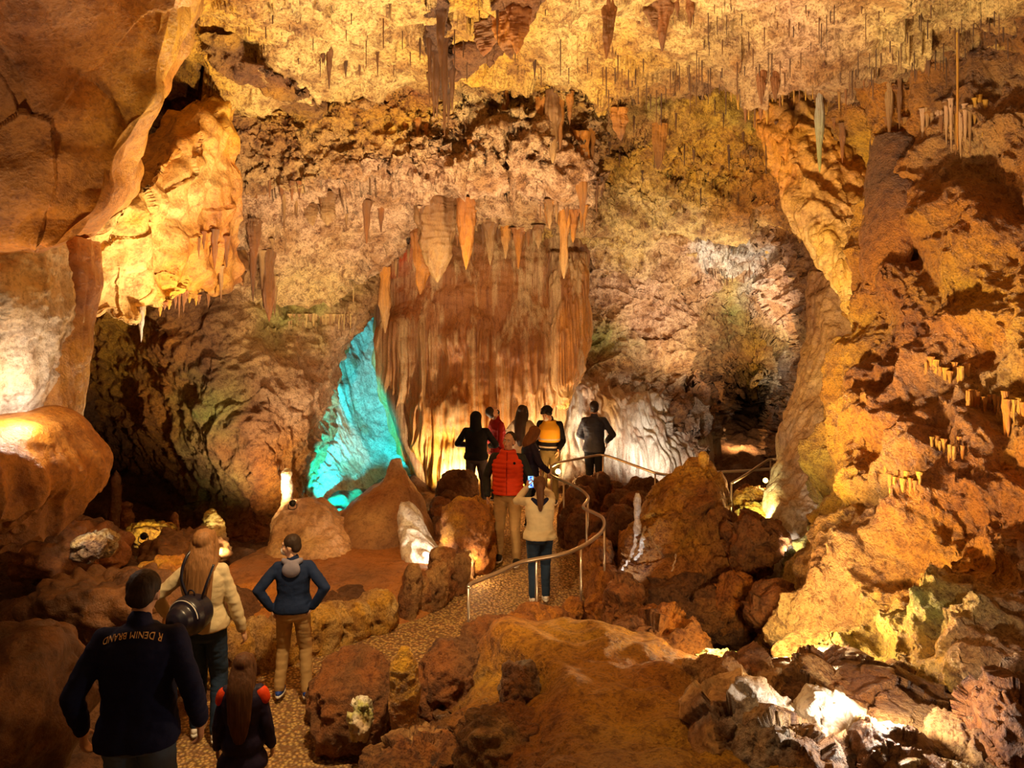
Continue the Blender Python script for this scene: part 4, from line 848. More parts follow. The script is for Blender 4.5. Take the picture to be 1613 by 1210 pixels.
# ================================================================== HANDRAILS
m, nt, b = new_mat('brushed_steel'); b.inputs['Base Color'].default_value = (.62, .52, .42, 1); b.inputs['Metallic'].default_value = .9; b.inputs['Roughness'].default_value = .32; M['steel'] = m
def tube_mesh(name, pts, r, mat, parent=None, n=12, sub=8, closed_ends=True, smooth_path=True):
    pts = np.array([list(p) for p in pts], dtype=float); Pt = crm(len(pts), (len(pts)-1)*sub+1)@pts if smooth_path and len(pts) > 2 else pts
    rr = np.full(len(Pt), r) if np.isscalar(r) else np.interp(np.linspace(0, 1, len(Pt)), np.linspace(0, 1, len(r)), r)
    T = np.gradient(Pt, axis=0); T /= np.linalg.norm(T, axis=1)[:, None]; up = np.array([0, 0, 1.]) if abs(T[0, 2]) < .9 else np.array([1., 0, 0]); V = []
    u = np.cross(T[0], up); u /= np.linalg.norm(u)
    for i in range(len(Pt)):
        u = u-T[i]*u.dot(T[i]); u /= np.linalg.norm(u); v = np.cross(T[i], u)
        for k in range(n): a = 2*PI*k/n; V.append(Pt[i]+rr[i]*(math.cos(a)*u+math.sin(a)*v))
    V = np.array(V); F = grid_faces(len(Pt), n, True); V = np.vstack([V, Pt[0], Pt[-1]]); t = len(V)-2
    T3 = np.array([[t, (k+1) % n, k] for k in range(n)]+[[t+1, (len(Pt)-1)*n+k, (len(Pt)-1)*n+(k+1) % n] for k in range(n)])
    return link_mixed(name, V, F, T3, mat, None, parent)
def railing(pix, H, posts, label, r=.021):
    pts = []
    for (px, py) in pix: Y = (CAMZ-H)*FPX/(py-HOR); pts.append(P(px, py, Y))
    root = empty('handrail', (pts[0].x, pts[0].y, 0)); tag(root, label, 'handrail')
    inv = Vector((pts[0].x, pts[0].y, 0))
    rail = tube_mesh('rail', [p-inv for p in pts], r, M['steel'], root, sub=7)
    for i in posts:
        p = pts[i]-inv; g = float(gz(pts[i].x, pts[i].y))+.02
        tube_mesh('post', [(p.x, p.y, g), (p.x, p.y, p.z)], .014, M['steel'], root, 10)
        q_ = tube_mesh('post_flange', [(p.x, p.y, g), (p.x, p.y, g+.02)], .045, M['steel'], root, 16)
    return root, pts
r1, rp = railing([(738, 927), (741, 921), (748, 917), (765, 910), (787, 901), (818, 887), (845, 881), (887, 873), (915, 862), (934, 850), (947, 838), (952, 826), (949, 816), (938, 809), (924, 803), (919, 798), (925, 790), (926, 783), (918, 774), (905, 766), (888, 758), (873, 752), (864, 745), (856, 741)], .9,
    [0, 6, 8, 11, 14, 17, 20, 23], 'steel tube railing snaking along the right side of the path')

r2, rp2 = railing([(868, 735), (880, 729), (910, 723), (935, 718), (950, 717), (968, 722), (990, 730), (1012, 738), (1032, 745), (1050, 748), (1075, 749), (1105, 746), (1130, 744), (1170, 742), (1215, 739), (1258, 736)], .9, [0, 4, 8, 12, 14], 'far steel railing crossing behind the tilted boulder to the right')
r3, rp3 = railing([(1152, 762), (1175, 748), (1203, 729), (1214, 724), (1230, 726), (1254, 732)], .95, [0, 3, 5], 'thin bent steel railing behind the far railing at the right')

# ================================================================== small floodlights standing among the rocks
HOUS, _, b = new_mat('lamp_housing'); b.inputs['Base Color'].default_value = (.03, .028, .025, 1); b.inputs['Roughness'].default_value = .45; b.inputs['Metallic'].default_value = .6
def floodlight(px, py, Y, aim, colr, strength, label, size=.09):
    loc = P(px, py, Y); root = empty('floodlight', loc); tag(root, label, 'floodlight')
    v = (P(*aim)-loc); root.rotation_euler = v.to_track_quat('-Y', 'Z').to_euler()
    GL, nt, b = new_mat('lamp_lens'); b.inputs['Emission Color'].default_value = (*colr, 1); b.inputs['Emission Strength'].default_value = strength; b.inputs['Base Color'].default_value = (*colr, 1)
    bm = bmesh.new(); prof = [(.0, .6), (.55, .6), (.75, .35), (.95, .0), (1., -.35), (1.04, -.5), (.96, -.5), (.92, -.38)]
    rg = []
    for (r_, y_) in prof: rg.append([bm.verts.new((r_*size*math.cos(a)*.9 if r_ else 0, y_*size, r_*size*math.sin(a)*.9 if r_ else 0)) for a in [2*PI*k/20 for k in range(20)]])
    for a_, b_ in zip(rg, rg[1:]):
        for k in range(20): bm.faces.new((a_[k], a_[(k+1) % 20], b_[(k+1) % 20], b_[k]))
    me = bpy.data.meshes.new('housing'); bm.to_mesh(me); bm.free(); me.materials.append(HOUS); o = bpy.data.objects.new('housing', me); C.objects.link(o); o.parent = root
    bm = bmesh.new(); bmesh.ops.create_cone(bm, cap_ends=True, segments=20, radius1=size*.84, radius2=size*.84, depth=.006, matrix=Matrix.Translation((0, -.40*size, 0))@Matrix.Rotation(PI/2, 4, 'X'))
    me = bpy.data.meshes.new('lens'); bm.to_mesh(me); bm.free(); me.materials.append(GL); o = bpy.data.objects.new('lens', me); C.objects.link(o); o.parent = root
    tube_mesh('bracket', [(-size*1.05, 0, 0), (-size*1.05, size*.3, -size*1.2), (0, size*.3, -size*1.7), (size*1.05, size*.3, -size*1.2), (size*1.05, 0, 0)], .006, HOUS, root, 8, 4)
    return root
floodlight(879, 743, 12.7, (860, 700, 9), (1, .62, .15), 14, 'amber floodlight glowing at the foot of the far railing', .05)
floodlight(1206, 757, 11.5, (1150, 740, 8), (1, .5, .1), 6, 'small amber floodlight below the railing beyond the tilted boulder', .045)
floodlight(461, 794, 10.3, (452, 740, 10.9), (1, .85, .6), 8, 'little floodlight at the foot of the glowing white stalagmite', .05)
floodlight(226, 845, 9.6, (240, 838, 10.2), (1, .8, .3), 5, 'little floodlight aimed at the yellow lit low rock', .05)

# ================================================================== PEOPLE
def cloth(name, col, rough=.85, var=.25, sheen=.0, scale=1.):
    m, nt, b = new_mat(name); L = nt.links.new
    tc = N(nt, 'ShaderNodeTexCoord'); n1 = N(nt, 'ShaderNodeTexNoise'); n1.inputs['Scale'].default_value = 14*scale; n1.inputs['Detail'].default_value = 4; L(tc.outputs['Object'], n1.inputs['Vector'])
    x = N(nt, 'ShaderNodeMix', data_type='RGBA'); L(n1.outputs[0], x.inputs[0]); x.inputs[6].default_value = (*[c*(1-var) for c in col], 1); x.inputs[7].default_value = (*[min(1, c*(1+var)) for c in col], 1); L(x.outputs[2], b.inputs['Base Color'])
    b.inputs['Roughness'].default_value = rough; b.inputs['Specular IOR Level'].default_value = .25
    n2 = N(nt, 'ShaderNodeTexNoise'); n2.inputs['Scale'].default_value = 90*scale; L(tc.outputs['Object'], n2.inputs['Vector'])
    bp = N(nt, 'ShaderNodeBump'); bp.inputs['Strength'].default_value = .3; bp.inputs['Distance'].default_value = .004; L(n2.outputs[0], bp.inputs['Height']); L(bp.outputs[0], b.inputs['Normal'])
    return m
def skinmat(name, col):
    m, nt, b = new_mat(name); b.inputs['Base Color'].default_value = (*col, 1); b.inputs['Roughness'].default_value = .5; b.inputs['Subsurface Weight'].default_value = .08; b.inputs['Subsurface Radius'].default_value = (.02, .008, .004)
    return m
def hairmat(name, col):
    m, nt, b = new_mat(name); L = nt.links.new
    tc = N(nt, 'ShaderNodeTexCoord'); mp = N(nt, 'ShaderNodeMapping'); mp.inputs['Scale'].default_value = (90, 90, 5); L(tc.outputs['Object'], mp.inputs[0])
    n1 = N(nt, 'ShaderNodeTexNoise'); n1.inputs['Scale'].default_value = 1; L(mp.outputs[0], n1.inputs['Vector'])
    x = N(nt, 'ShaderNodeMix', data_type='RGBA'); L(n1.outputs[0], x.inputs[0]); x.inputs[6].default_value = (*[c*.45 for c in col], 1); x.inputs[7].default_value = (*[min(1, c*1.5) for c in col], 1); L(x.outputs[2], b.inputs['Base Color'])
    b.inputs['Roughness'].default_value = .62; b.inputs['Specular IOR Level'].default_value = .3
    bp = N(nt, 'ShaderNodeBump'); bp.inputs['Strength'].default_value = .6; bp.inputs['Distance'].default_value = .006; L(n1.outputs[0], bp.inputs['Height']); L(bp.outputs[0], b.inputs['Normal'])
    return m
SKIN = skinmat('skin', (.62, .34, .20)); SKIN2 = skinmat('skin_fair', (.70, .42, .27)); LIP = skinmat('lips', (.42, .13, .09))
HAIR = {k: hairmat('hair_'+k, c) for k, c in dict(black=(.008, .006, .006), dark=(.035, .018, .010), brown=(.11, .045, .018), auburn=(.22, .08, .02), blond=(.28, .13, .045)).items()}
EYEW, _, b = new_mat('eye_white'); b.inputs['Base Color'].default_value = (.8, .76, .7, 1)
EYED, _, b = new_mat('eye_dark'); b.inputs['Base Color'].default_value = (.03, .015, .01, 1)
MASKW = cloth('mask_white', (.75, .72, .70), .8, .05); MASKB = cloth('mask_black', (.012, .012, .016), .8, .1); RUB = cloth('rubber_white', (.75, .73, .68), .6, .05)
V3 = lambda *a: np.array(a, dtype=float)
class Acc:
    def __init__(s): s.V = []; s.Q = []; s.T = []; s.n = 0
    def add(s, V, Q, T):
        s.V.append(V); s.Q.append(np.asarray(Q).reshape(-1, 4)+s.n); s.T.append(np.asarray(T).reshape(-1, 3)+s.n); s.n += len(V)
    def loft(s, rings):
        """rings: list of (k,3) arrays, closed and capped"""
        k = len(rings[0]); V = np.vstack(rings+[rings[0].mean(0)[None], rings[-1].mean(0)[None]]); nr = len(rings); t = nr*k
        T = [[t, (q_+1) % k, q_] for q_ in range(k)]+[[t+1, (nr-1)*k+q_, (nr-1)*k+(q_+1) % k] for q_ in range(k)]
        s.add(V, grid_faces(nr, k, True), T)
    def ell(s, c, r, R=None, n=20):
        th = np.linspace(.05, PI-.05, n//2+4); rings = []
        for t in th:
            a = np.linspace(0, 2*PI, n, endpoint=False); p = np.stack([r[0]*math.sin(t)*np.cos(a), r[1]*math.sin(t)*np.sin(a), r[2]*math.cos(t)+0*a], 1)
            if R is not None: p = p@np.array(R).T
            rings.append(p+c)
        s.loft(rings)
    def limb(s, pts, rads, flat=(1, 1), ref=(1, 0, 0), n=16, sub=6, round_=True):
        pts = np.array(pts, dtype=float); rads = np.array(rads, dtype=float); m = (len(pts)-1)*sub+1
        Pp = crm(len(pts), m)@pts; Rr = np.interp(np.linspace(0, len(pts)-1, m), range(len(pts)), rads)
        T = np.gradient(Pp, axis=0); T /= np.linalg.norm(T, axis=1)[:, None]; rings = []
        if round_:
            e = [(-.95, .3), (-.8, .6), (-.45, .9)]
            Pp2 = [Pp[0]+T[0]*Rr[0]*a for a, _ in e]+list(Pp)+[Pp[-1]-T[-1]*Rr[-1]*a for a, _ in e[::-1]]
            R2_ = [Rr[0]*b_ for _, b_ in e]+list(Rr)+[Rr[-1]*b_ for _, b_ in e[::-1]]; T2 = [T[0]]*3+list(T)+[T[-1]]*3
        else: Pp2, R2_, T2 = list(Pp), list(Rr), list(T)
        ref = np.array(ref, dtype=float)
        for p, r, t in zip(Pp2, R2_, T2):
            u = ref-t*ref.dot(t)
            if np.linalg.norm(u) < .1: u = V3(0, 1, 0)-t*t[1]
            u /= np.linalg.norm(u); v = np.cross(t, u); a = np.linspace(0, 2*PI, n, endpoint=False)
            rings.append(p+r*flat[0]*np.cos(a)[:, None]*u+r*flat[1]*np.sin(a)[:, None]*v)
        s.loft(rings)
    def build(s, name, mat, parent, voxel=.008, smooth=3, folds=None, scale=1.):
        V = np.vstack(s.V)*scale; o = link_mixed(name, V, np.vstack(s.Q), np.vstack(s.T), mat)
        md_ = o.modifiers.new('r', 'REMESH'); md_.mode = 'VOXEL'; md_.voxel_size = voxel
        if smooth: ms = o.modifiers.new('s', 'SMOOTH'); ms.iterations = smooth; ms.factor = .5
        dg = bpy.context.evaluated_depsgraph_get(); me = bpy.data.meshes.new_from_object(o.evaluated_get(dg)); o.modifiers.clear(); old = o.data; o.data = me; bpy.data.meshes.remove(old)
        me.name = name; me.polygons.foreach_set('use_smooth', np.ones(len(me.polygons), dtype=bool)); me.materials.clear(); me.materials.append(mat)
        o.parent = parent
        if folds: press(o, folds)
        return o
def ik(a, c, l1, l2, pole):
    a, c, pole = map(lambda v: np.array(v, dtype=float), (a, c, pole)); d = c-a; L = np.linalg.norm(d)
    if L > (l1+l2)*.999: d = d/L*(l1+l2)*.999; L = (l1+l2)*.999; c = a+d
    u = d/L; x = (l1*l1-l2*l2+L*L)/(2*L); h = math.sqrt(max(l1*l1-x*x, 0)); w_ = pole-u*pole.dot(u); w_ /= max(np.linalg.norm(w_), 1e-6)
    return a+u*x+w_*h, c
def hand(A, w_, d, nrm, side, curl=.5, grip=0., r=1.):
    """palm with four fingers and a thumb; d points along the hand, nrm out of the back of the hand"""
    d = np.array(d, float); d /= np.linalg.norm(d); nrm = np.array(nrm, float); nrm -= d*nrm.dot(d); nrm /= np.linalg.norm(nrm); x = np.cross(d, nrm)*side   # towards the thumb
    A.limb([w_-d*.02, w_+d*.02, w_+d*.055, w_+d*.085], [.024*r, .032*r, .040*r, .036*r], (1, .42), x)
    for k, (off, L) in enumerate([(.028, .068), (.0095, .078), (-.0095, .073), (-.027, .057)]):
        b_ = w_+d*.085+x*off*r; p = [b_-d*.02, b_]; ang = 0
        for j, f in enumerate((.45, .32, .26)):
            ang += curl*(.55 if j == 0 else .75)+k*.05; dd = d*math.cos(ang)-nrm*math.sin(ang); p.append(p[-1]+dd*L*f)
        A.limb(p, [.0095*r, .0095*r, .009*r, .0085*r, .0075*r], n=10, sub=3)
    t0 = w_+d*.03+x*.026*r; t1 = t0+(d*.55+x*.75-nrm*.25)*.034; t2 = t1+(d*.85+x*.25-nrm*(.35+curl*.4))*.032; t3 = t2+(d*.9-x*.1-nrm*(.3+curl*.5))*.024
    A.limb([t0-x*.012, t0, t1, t2, t3], [.013*r, .013*r, .0115*r, .010*r, .008*r], n=10, sub=3)
def person(label, loc, H, rz, top=None, pants=None, shoes=None, hair='dark', hairstyle='short', skin=None, wr=((-.25, .05, .86), (.25, .05, .86)), pole=((-.3, -1, -.2), (.3, -1, -.2)), hd=((0, .25, -1), (0, .25, -1)), hn=((-1, 0, 0), (1, 0, 0)),
           ank=((-.10, 0), (.10, 0)), lean=0., yaw=0., pitch=0., build_=1., kind_top='sweater', vest=None, mask=None, female=False, vox=.009, curl=.5, skirt=.0, sleeve='full', extra=None, hoodup=False, toplen=.86, topmat2=None, shoe_sole=None, fat=0., roll=0.):
    s = H/1.75; root = empty('person', loc, rz); tag(root, label, 'person'); skin = skin or SKIN
    Lm = np.array(Matrix.Rotation(-lean, 3, 'X')); hip = V3(0, 0, .93); up = lambda p: hip+Lm@(np.array(p, float)-hip)
    sw_ = (.145 if female else .168)*build_
    sh = [up((-sw_, -.005, 1.405)), up((sw_, -.005, 1.405))]; el = [None, None]; wv = [None, None]
    for i in (0, 1): el[i], wv[i] = ik(sh[i], up(wr[i]) if lean else wr[i], .30, .265, pole[i])
    hp = [V3(-.088, 0, .93), V3(.088, 0, .93)]; kn = [0, 0]; an = [0, 0]
    for i in (0, 1): kn[i], an[i] = ik(hp[i], V3(ank[i][0], ank[i][1], .085), .44, .425, (0, 1, .1))
    HR = np.array((Matrix.Rotation(yaw, 3, 'Z')@Matrix.Rotation(pitch, 3, 'X')@Matrix.Rotation(roll, 3, 'Y'))); nb = up((0, -.01, 1.47)); hc = lambda p: nb+HR@(np.array(p, float)-V3(0, -.01, 1.47))
    def rings(spec, e=0., n=28):
        out = []
        for (z, hw, hd_, yo) in spec:
            a = np.linspace(0, 2*PI, n, endpoint=False); ce = np.sign(np.cos(a))*np.abs(np.cos(a))**.85; se_ = np.sign(np.sin(a))*np.abs(np.sin(a))**.85
            out.append(np.array([up((( hw+e)*c_*1., yo+(hd_+e)*s_, z)) for c_, s_ in zip(ce, se_)]))
        return out
    k = build_; f = fat
    tor = [(.86, .145*k, .105+f, -.01), (.94, .165*k, .115+f, -.012), (1.03, (.135 if female else .150)*k+f*.6, .105+f, 0), (1.12, (.128 if female else .150)*k+f*.5, .105+f, 0), (1.22, .155*k+f*.3, .118+f*.6, .0), (1.32, .168*k, .118+f*.4, -.004), (1.385, .150*k, .096, -.01), (1.435, .108*k, .072, -.014), (1.475, .062, .055, -.012)]
    # body, one continuous surface
    A = Acc(); A.loft(rings(tor)); 
    A.limb([up((0, -.015, 1.44)), hc((0, -.005, 1.54))], [.060, .055])
    A.ell(hc((0, -.012, 1.655)), (.076, .094, .092), HR); A.ell(hc((0, .018, 1.60)), (.060, .070, .078), HR); A.ell(hc((0, .045, 1.565)), (.040, .042, .040), HR)
    A.limb([hc((0, .088, 1.645)), hc((0, .104, 1.618)), hc((0, .112, 1.605))], [.009, .013, .015], n=10); A.ell(hc((0, .074, 1.672)), (.058, .018, .012), HR, 12)
    A.ell(hc((0, .086, 1.578)), (.026, .012, .012), HR, 12)
    for sx in (-1, 1):
        A.ell(hc((sx*.078, -.008, 1.622)), (.010, .020, .033), HR, 12); A.ell(hc((sx*.042, .062, 1.612)), (.024, .022, .024), HR, 12)
    for i in (0, 1):
        A.limb([sh[i], el[i]], [.052, .040]); A.limb([el[i], wv[i]], [.042, .027]); hdv = np.array(hd[i], float)
        hand(A, wv[i], hdv, hn[i], 1 if i == 0 else -1, curl)
        A.limb([hp[i], kn[i]], [.085, .055]); A.limb([kn[i], an[i]], [.055, .038]); A.ell(an[i]+V3(0, .05, -.045), (.042, .11, .038))
    A.build('body', skin, root, vox*.85, 2, scale=s)
    # eyes, lips, brows
    for sx in (-1, 1):
        e = Acc(); e.ell(hc((sx*.030, .0765, 1.645)), (.0115, .009, .0075), HR, 12); eo = e.build('eye', EYEW, root, .003, 1, scale=s)
        e = Acc(); e.ell(hc((sx*.030, .084, 1.645)), (.0055, .0035, .0055), HR, 10); e.build('iris', EYED, eo, .002, 0, scale=s)
        if hair: e = Acc(); e.limb([hc((sx*.014, .090, 1.664)), hc((sx*.030, .089, 1.669)), hc((sx*.046, .079, 1.664))], [.004, .0045, .003], n=8); e.build('eyebrow', HAIR[hair], root, .003, 1, scale=s)
    e = Acc(); e.limb([hc((-.022, .090, 1.577)), hc((0, .0985, 1.579)), hc((.022, .090, 1.577))], [.004, .007, .004], n=8); e.build('mouth', LIP, root, .003, 1, scale=s)
    # hair
    if hair and not hoodup:
        hm = HAIR[hair]; A = Acc()
        if hairstyle in ('short', 'crop'):
            t = .004 if hairstyle == 'crop' else .007
            A.ell(hc((0, -.022-(.016 if hairstyle == 'crop' else 0), 1.672+(.002 if hairstyle == 'crop' else 0))), (.077+t, .084+t, .080+t), HR, 28); A.ell(hc((0, -.060, 1.62)), (.066+t, .045+t, .062), HR, 20)
        elif hairstyle == 'curly':
            for q_ in range(60):
                a = R2.uniform(0, 2*PI); zz = R2.uniform(-.25, 1); rr_ = math.sqrt(max(0, 1-zz*zz)); yy = math.sin(a)*rr_
                if yy > .55 and zz < .45: continue
                A.ell(hc((math.cos(a)*rr_*.086, -.012+yy*.100, 1.665+zz*.088)), (.026,)*3, None, 10)
            A.ell(hc((0, -.022, 1.67)), (.086, .098, .09), HR, 24)
        else:
            A.ell(hc((0, -.020, 1.672)), (.090, .100, .088), HR, 28)
            Lh = {'long': .50, 'bob': .26, 'ponytail': .10, 'verylong': .56}[hairstyle]; wd = {'long': .098, 'bob': .105, 'ponytail': .05, 'verylong': .105}[hairstyle]
            pts = [hc((0, -.045, 1.68)), hc((0, -.075, 1.60)), up((0, -.125, 1.46)), up((0, -.15, 1.60-Lh*.7)), up((0, -.145, 1.60-Lh))]
            if hairstyle == 'ponytail': pts = [hc((0, -.09, 1.70)), hc((0, -.15, 1.66)), hc((0, -.16, 1.56)), up((0, -.165, 1.42)), up((0, -.16, 1.32))]; A.limb(pts, [.03, .042, .048, .040, .018], (1.1, .8), (1, 0, 0), 20); A.ell(hc((0, -.05, 1.62)), (.074, .06, .07), HR, 20)
            elif hairstyle == 'bob': A.limb([hc((0, -.03, 1.68)), hc((0, -.045, 1.60)), hc((0, -.06, 1.50)), hc((0, -.065, 1.44))], [.088, .098, .108, .098], (1, .72), (1, 0, 0), 24)
            else: A.limb(pts, [.085, wd, wd*1.12, wd*.98, wd*.55], (1., .42), (1, 0, 0), 26)
            if hairstyle in ('long', 'verylong', 'bob'):
                for sx in (-1, 1): A.limb([hc((sx*.055, .03, 1.71)), hc((sx*.086, .022, 1.62)), hc((sx*.088, .0, 1.52)), (hc if hairstyle == 'bob' else up)((sx*.085, -.06, 1.42))], [.028, .026, .03, .03], (1, 1), (1, 0, 0), 12)
        A.build('hair', hm, root, vox*.9, 2, folds=lambda V: .006*s*(ridge(V*np.array([34., 34., 3.]), 2, 3)), scale=s)
    if hoodup:
        A = Acc(); A.ell(hc((0, -.035, 1.665)), (.108, .118, .112), HR, 28); A.limb([hc((0, -.05, 1.64)), hc((0, -.05, 1.55)), up((0, -.04, 1.46))], [.105, .105, .115], (1, .9), (1, 0, 0), 24)
        A.build('hood', top, root, vox, 3, folds=lambda V: .006*fbm(V*12, 3), scale=s)
    if mask:
        A = Acc(); A.ell(hc((0, .072, 1.585)), (.050, .046, .048), HR, 20); mo = A.build('face_mask', mask, root, vox*.6, 2, scale=s)
    # top garment
    fold = lambda V: .009*s*fbm(V*np.array([9., 9., 6.]), 3, 2)+.006*s*ridge(V*np.array([7., 7., 14.]), 2, 5)
    if top:
        A = Acc(); e = {'sweater': .018, 'jacket': .026, 'coat': .028}[kind_top]
        T_ = [t for t in tor if t[0] > toplen+.02]; first = list(T_[0]); first = (toplen, (.172+skirt)*k, .118+f+skirt*.5, -.01); mid = [(toplen+.05, (.176+skirt*.7)*k, .122+f+skirt*.4, -.01)]
        A.loft(rings([first]+mid+[t for t in T_ if t[0] > toplen+.1], e))
        A.limb([up((0, -.012, 1.46)), up((0, -.012, 1.495))], [.070, .064], (1, .95))
        wr_end = [wv[i]-(wv[i]-el[i])/np.linalg.norm(wv[i]-el[i])*.015 for i in (0, 1)]
        for i in (0, 1):
            A.limb([up(((sw_-.06)*(-1 if i == 0 else 1), -.008, 1.405)), sh[i]], [.055+e*.3, .050+e*.4]); A.limb([sh[i], (sh[i]+el[i])/2, el[i]], [.052+e*.4, .048+e*.5, .044+e*.5])
            A.limb([el[i], (el[i]+wr_end[i])/2, wr_end[i]], [.044+e*.5, .043+e*.4, .034+e*.35])
        A.build({'sweater': 'sweater', 'jacket': 'jacket', 'coat': 'coat'}[kind_top], top, root, vox, 4, folds=fold, scale=s)
    if pants:
        A = Acc(); A.loft(rings([(.82, .10*k, .08, 0), (.86, .150*k, .11+f*.6, -.01), (.94, .165*k+.0, .120+f, -.012), (1.0, .150*k+f*.4, .110+f, -.004), (1.03, .14*k+f*.4, .10+f, 0)], .008))
        for i in (0, 1): A.limb([hp[i]+V3(0, -.01, -.02), kn[i]], [.098*k, .070], (1, 1.05)); A.limb([kn[i], (kn[i]+an[i])/2, an[i]+V3(0, -.005, .0)], [.070, .064, .056], (1, 1.1))
        A.build('trousers', pants, root, vox, 3, folds=lambda V: .006*s*fbm(V*np.array([10., 10., 18.]), 3, 4)+.005*s*ridge(V*np.array([5., 5., 16.]), 2, 6), scale=s)
    if shoes:
        for i in (0, 1):
            c = an[i]+V3(0, .045, -.045); A = Acc(); A.ell(c+V3(0, -.0, .004), (.050, .135, .046)); A.limb([an[i]+V3(0, -.01, -.02), an[i]+V3(0, -.012, .03)], [.050, .046]); A.ell(c+V3(0, .05, -.008), (.050, .085, .034))
            so = A.build('shoe', shoes, root, vox*.8, 2, scale=s)
            A = Acc(); n = 24; a = np.linspace(0, 2*PI, n, endpoint=False); rr_ = lambda q_: np.stack([c[0]+.053*q_*np.cos(a)*(1-.12*np.sin(a)*-1), c[1]+.142*q_*np.sin(a), 0*a], 1)
            A.loft([rr_(.95)+V3(0, 0, .002), rr_(1)+V3(0, 0, .008), rr_(1)+V3(0, 0, .026), rr_(.93)+V3(0, 0, .03)]); A.build('sole', shoe_sole or RUB, so, vox*.6, 1, scale=s)
    return dict(root=root, s=s, up=up, hc=hc, rings=rings, tor=tor, wv=wv, el=el, sh=sh, HR=HR, kn=kn, an=an, vox=vox)
def scaled(v, pr): return [c*pr['s'] for c in v]
def standing(px, Y, floor=0.05): p = P(px, 0, Y); return Vector((p.x, Y, floor))
C_ = dict(navy=cloth('navy_cloth', (.008, .010, .045)), black=cloth('black_cloth', (.006, .006, .010)), cream=cloth('cream_knit', (.62, .50, .30), .9, .12), beige=cloth('beige_wool', (.42, .30, .18)), jeans=cloth('dark_denim', (.02, .04, .085)),
          bjeans=cloth('blue_denim', (.10, .15, .22)), khaki=cloth('khaki_cotton', (.46, .29, .12), .85, .12), grey=cloth('grey_cloth', (.07, .06, .075)), dgrey=cloth('dark_grey_knit', (.03, .035, .035)), red=cloth('red_wool', (.30, .012, .008)),
          orange=cloth('orange_red_quilt', (.78, .06, .01), .6, .1), yellow=cloth('yellow_vest_cloth', (.80, .42, .03), .6, .08), olive=cloth('olive_cotton', (.16, .13, .06)), boyblue=cloth('blue_hoodie_cloth', (.010, .022, .07)), hoodgrey=cloth('grey_hood', (.22, .20, .26)),
          bshoe=cloth('blue_shoe', (.02, .06, .35), .6), wshoe=cloth('white_shoe', (.75, .70, .66), .6, .06), dshoe=cloth('dark_shoe', (.02, .015, .012), .5), silver=cloth('reflective_tape', (.55, .52, .48), .3, .1), charcoal=cloth('charcoal_nylon', (.035, .035, .05), .55), plum=cloth('dark_plum_jacket', (.018, .012, .035), .55))
# -- 1 man in navy jacket, near left
M1 = person('person at lower left with back turned, navy jacket lettered across the shoulders', standing(218, 4.2, .21), 1.80, .12, C_['navy'], C_['bjeans'], C_['dshoe'], 'dark', 'short', kind_top='jacket', build_=1.08,
    wr=((-.30, .04, .92), (.30, .06, .92)), pole=((-.5, -1, 0), (.5, -1, 0)), lean=.05, pitch=-.35, vox=.011)
# lettering on the back yoke, upside down as it shows in the photograph
fc = bpy.data.curves.new('lettering', 'FONT'); fc.body = 'R DENIM BRAND'; fc.size = .046; fc.align_x = 'CENTER'; fc.extrude = .0015; fc.space_character = 1.05
fo = bpy.data.objects.new('lettering', fc); C.objects.link(fo); bpy.context.view_layer.update()
me = bpy.data.meshes.new_from_object(fo.evaluated_get(bpy.context.evaluated_depsgraph_get())); bpy.data.objects.remove(fo)
LT, _, b = new_mat('golden_lettering'); b.inputs['Base Color'].default_value = (.80, .50, .18, 1); b.inputs['Roughness'].default_value = .6
me.materials.clear(); me.materials.append(LT); lo = bpy.data.objects.new('lettering', me); C.objects.link(lo); lo.parent = M1['root']; lo['label'] = 'golden block letters upside down'
jk = [o for o in bpy.data.objects if o.parent == M1['root'] and o.name.startswith('jacket')][0]
from mathutils.bvhtree import BVHTree
bm = bmesh.new(); bm.from_mesh(jk.data); bv = BVHTree.FromBMesh(bm); bm.free()
for v in me.vertices:
    x, y, z = v.co; X_ = -x*.86-.01; Z_ = 1.518-y*.9-1.6*X_*X_   # turned half a turn
    hit = bv.ray_cast(Vector((X_, -.9, Z_)), Vector((0, 1, 0)))[0]
    yy = hit.y if hit is not None else -.08
    v.co = Vector((X_, yy-.004-z, Z_))
# -- 2 woman with long hair and round backpack
M2 = person('person seen from behind with very long light brown hair, cream top and dark jeans', standing(322, 6.13, .03), 1.66, .05, C_['cream'], C_['jeans'], C_['wshoe'], 'blond', 'verylong', female=True, skin=SKIN2,
    wr=((-.36, .10, 1.00), (.30, .08, .84)), pole=((-1, -.9, .1), (1, -.7, 0)), hd=((-.3, .4, -.8), (.2, .3, -1)), skirt=.02, toplen=.93, fat=.01, ank=((-.08, .05), (.12, -.05)))
# backpack with straps: hangs on her, a thing of its own
bpk = empty('backpack', P(297, 970, 5.86), -.3); tag(bpk, 'round black backpack with a pale piping arc hanging on the long haired visitor', 'backpack')
LEA, _, b = new_mat('black_leather'); b.inputs['Base Color'].default_value = (.008, .007, .018, 1); b.inputs['Roughness'].default_value = .35
A = Acc(); A.limb([V3(0, .06, 0), V3(0, .0, 0), V3(0, -.05, 0), V3(0, -.075, 0)], [.145, .155, .145, .115], (1, 1), (1, 0, 0), 36); A.build('bag_body', LEA, bpk, .008, 3)
tube_mesh('piping', [(.146*math.cos(a)*.93, -.06, .146*math.sin(a)*.93) for a in np.linspace(.1, PI-.3, 14)], .004, MASKW, bpk, 8, 3)
A = Acc(); A.ell(V3(0, -.088, -.03), (.085, .025, .07)); A.build('front_pocket', LEA, bpk, .006, 2)
tube_mesh('strap', [(-.05, .05, .12), (-.10, .04, .26), (-.11, .10, .40), (-.10, .22, .45), (-.09, .34, .36)], [.012]*5, LEA, bpk, 10, 6)
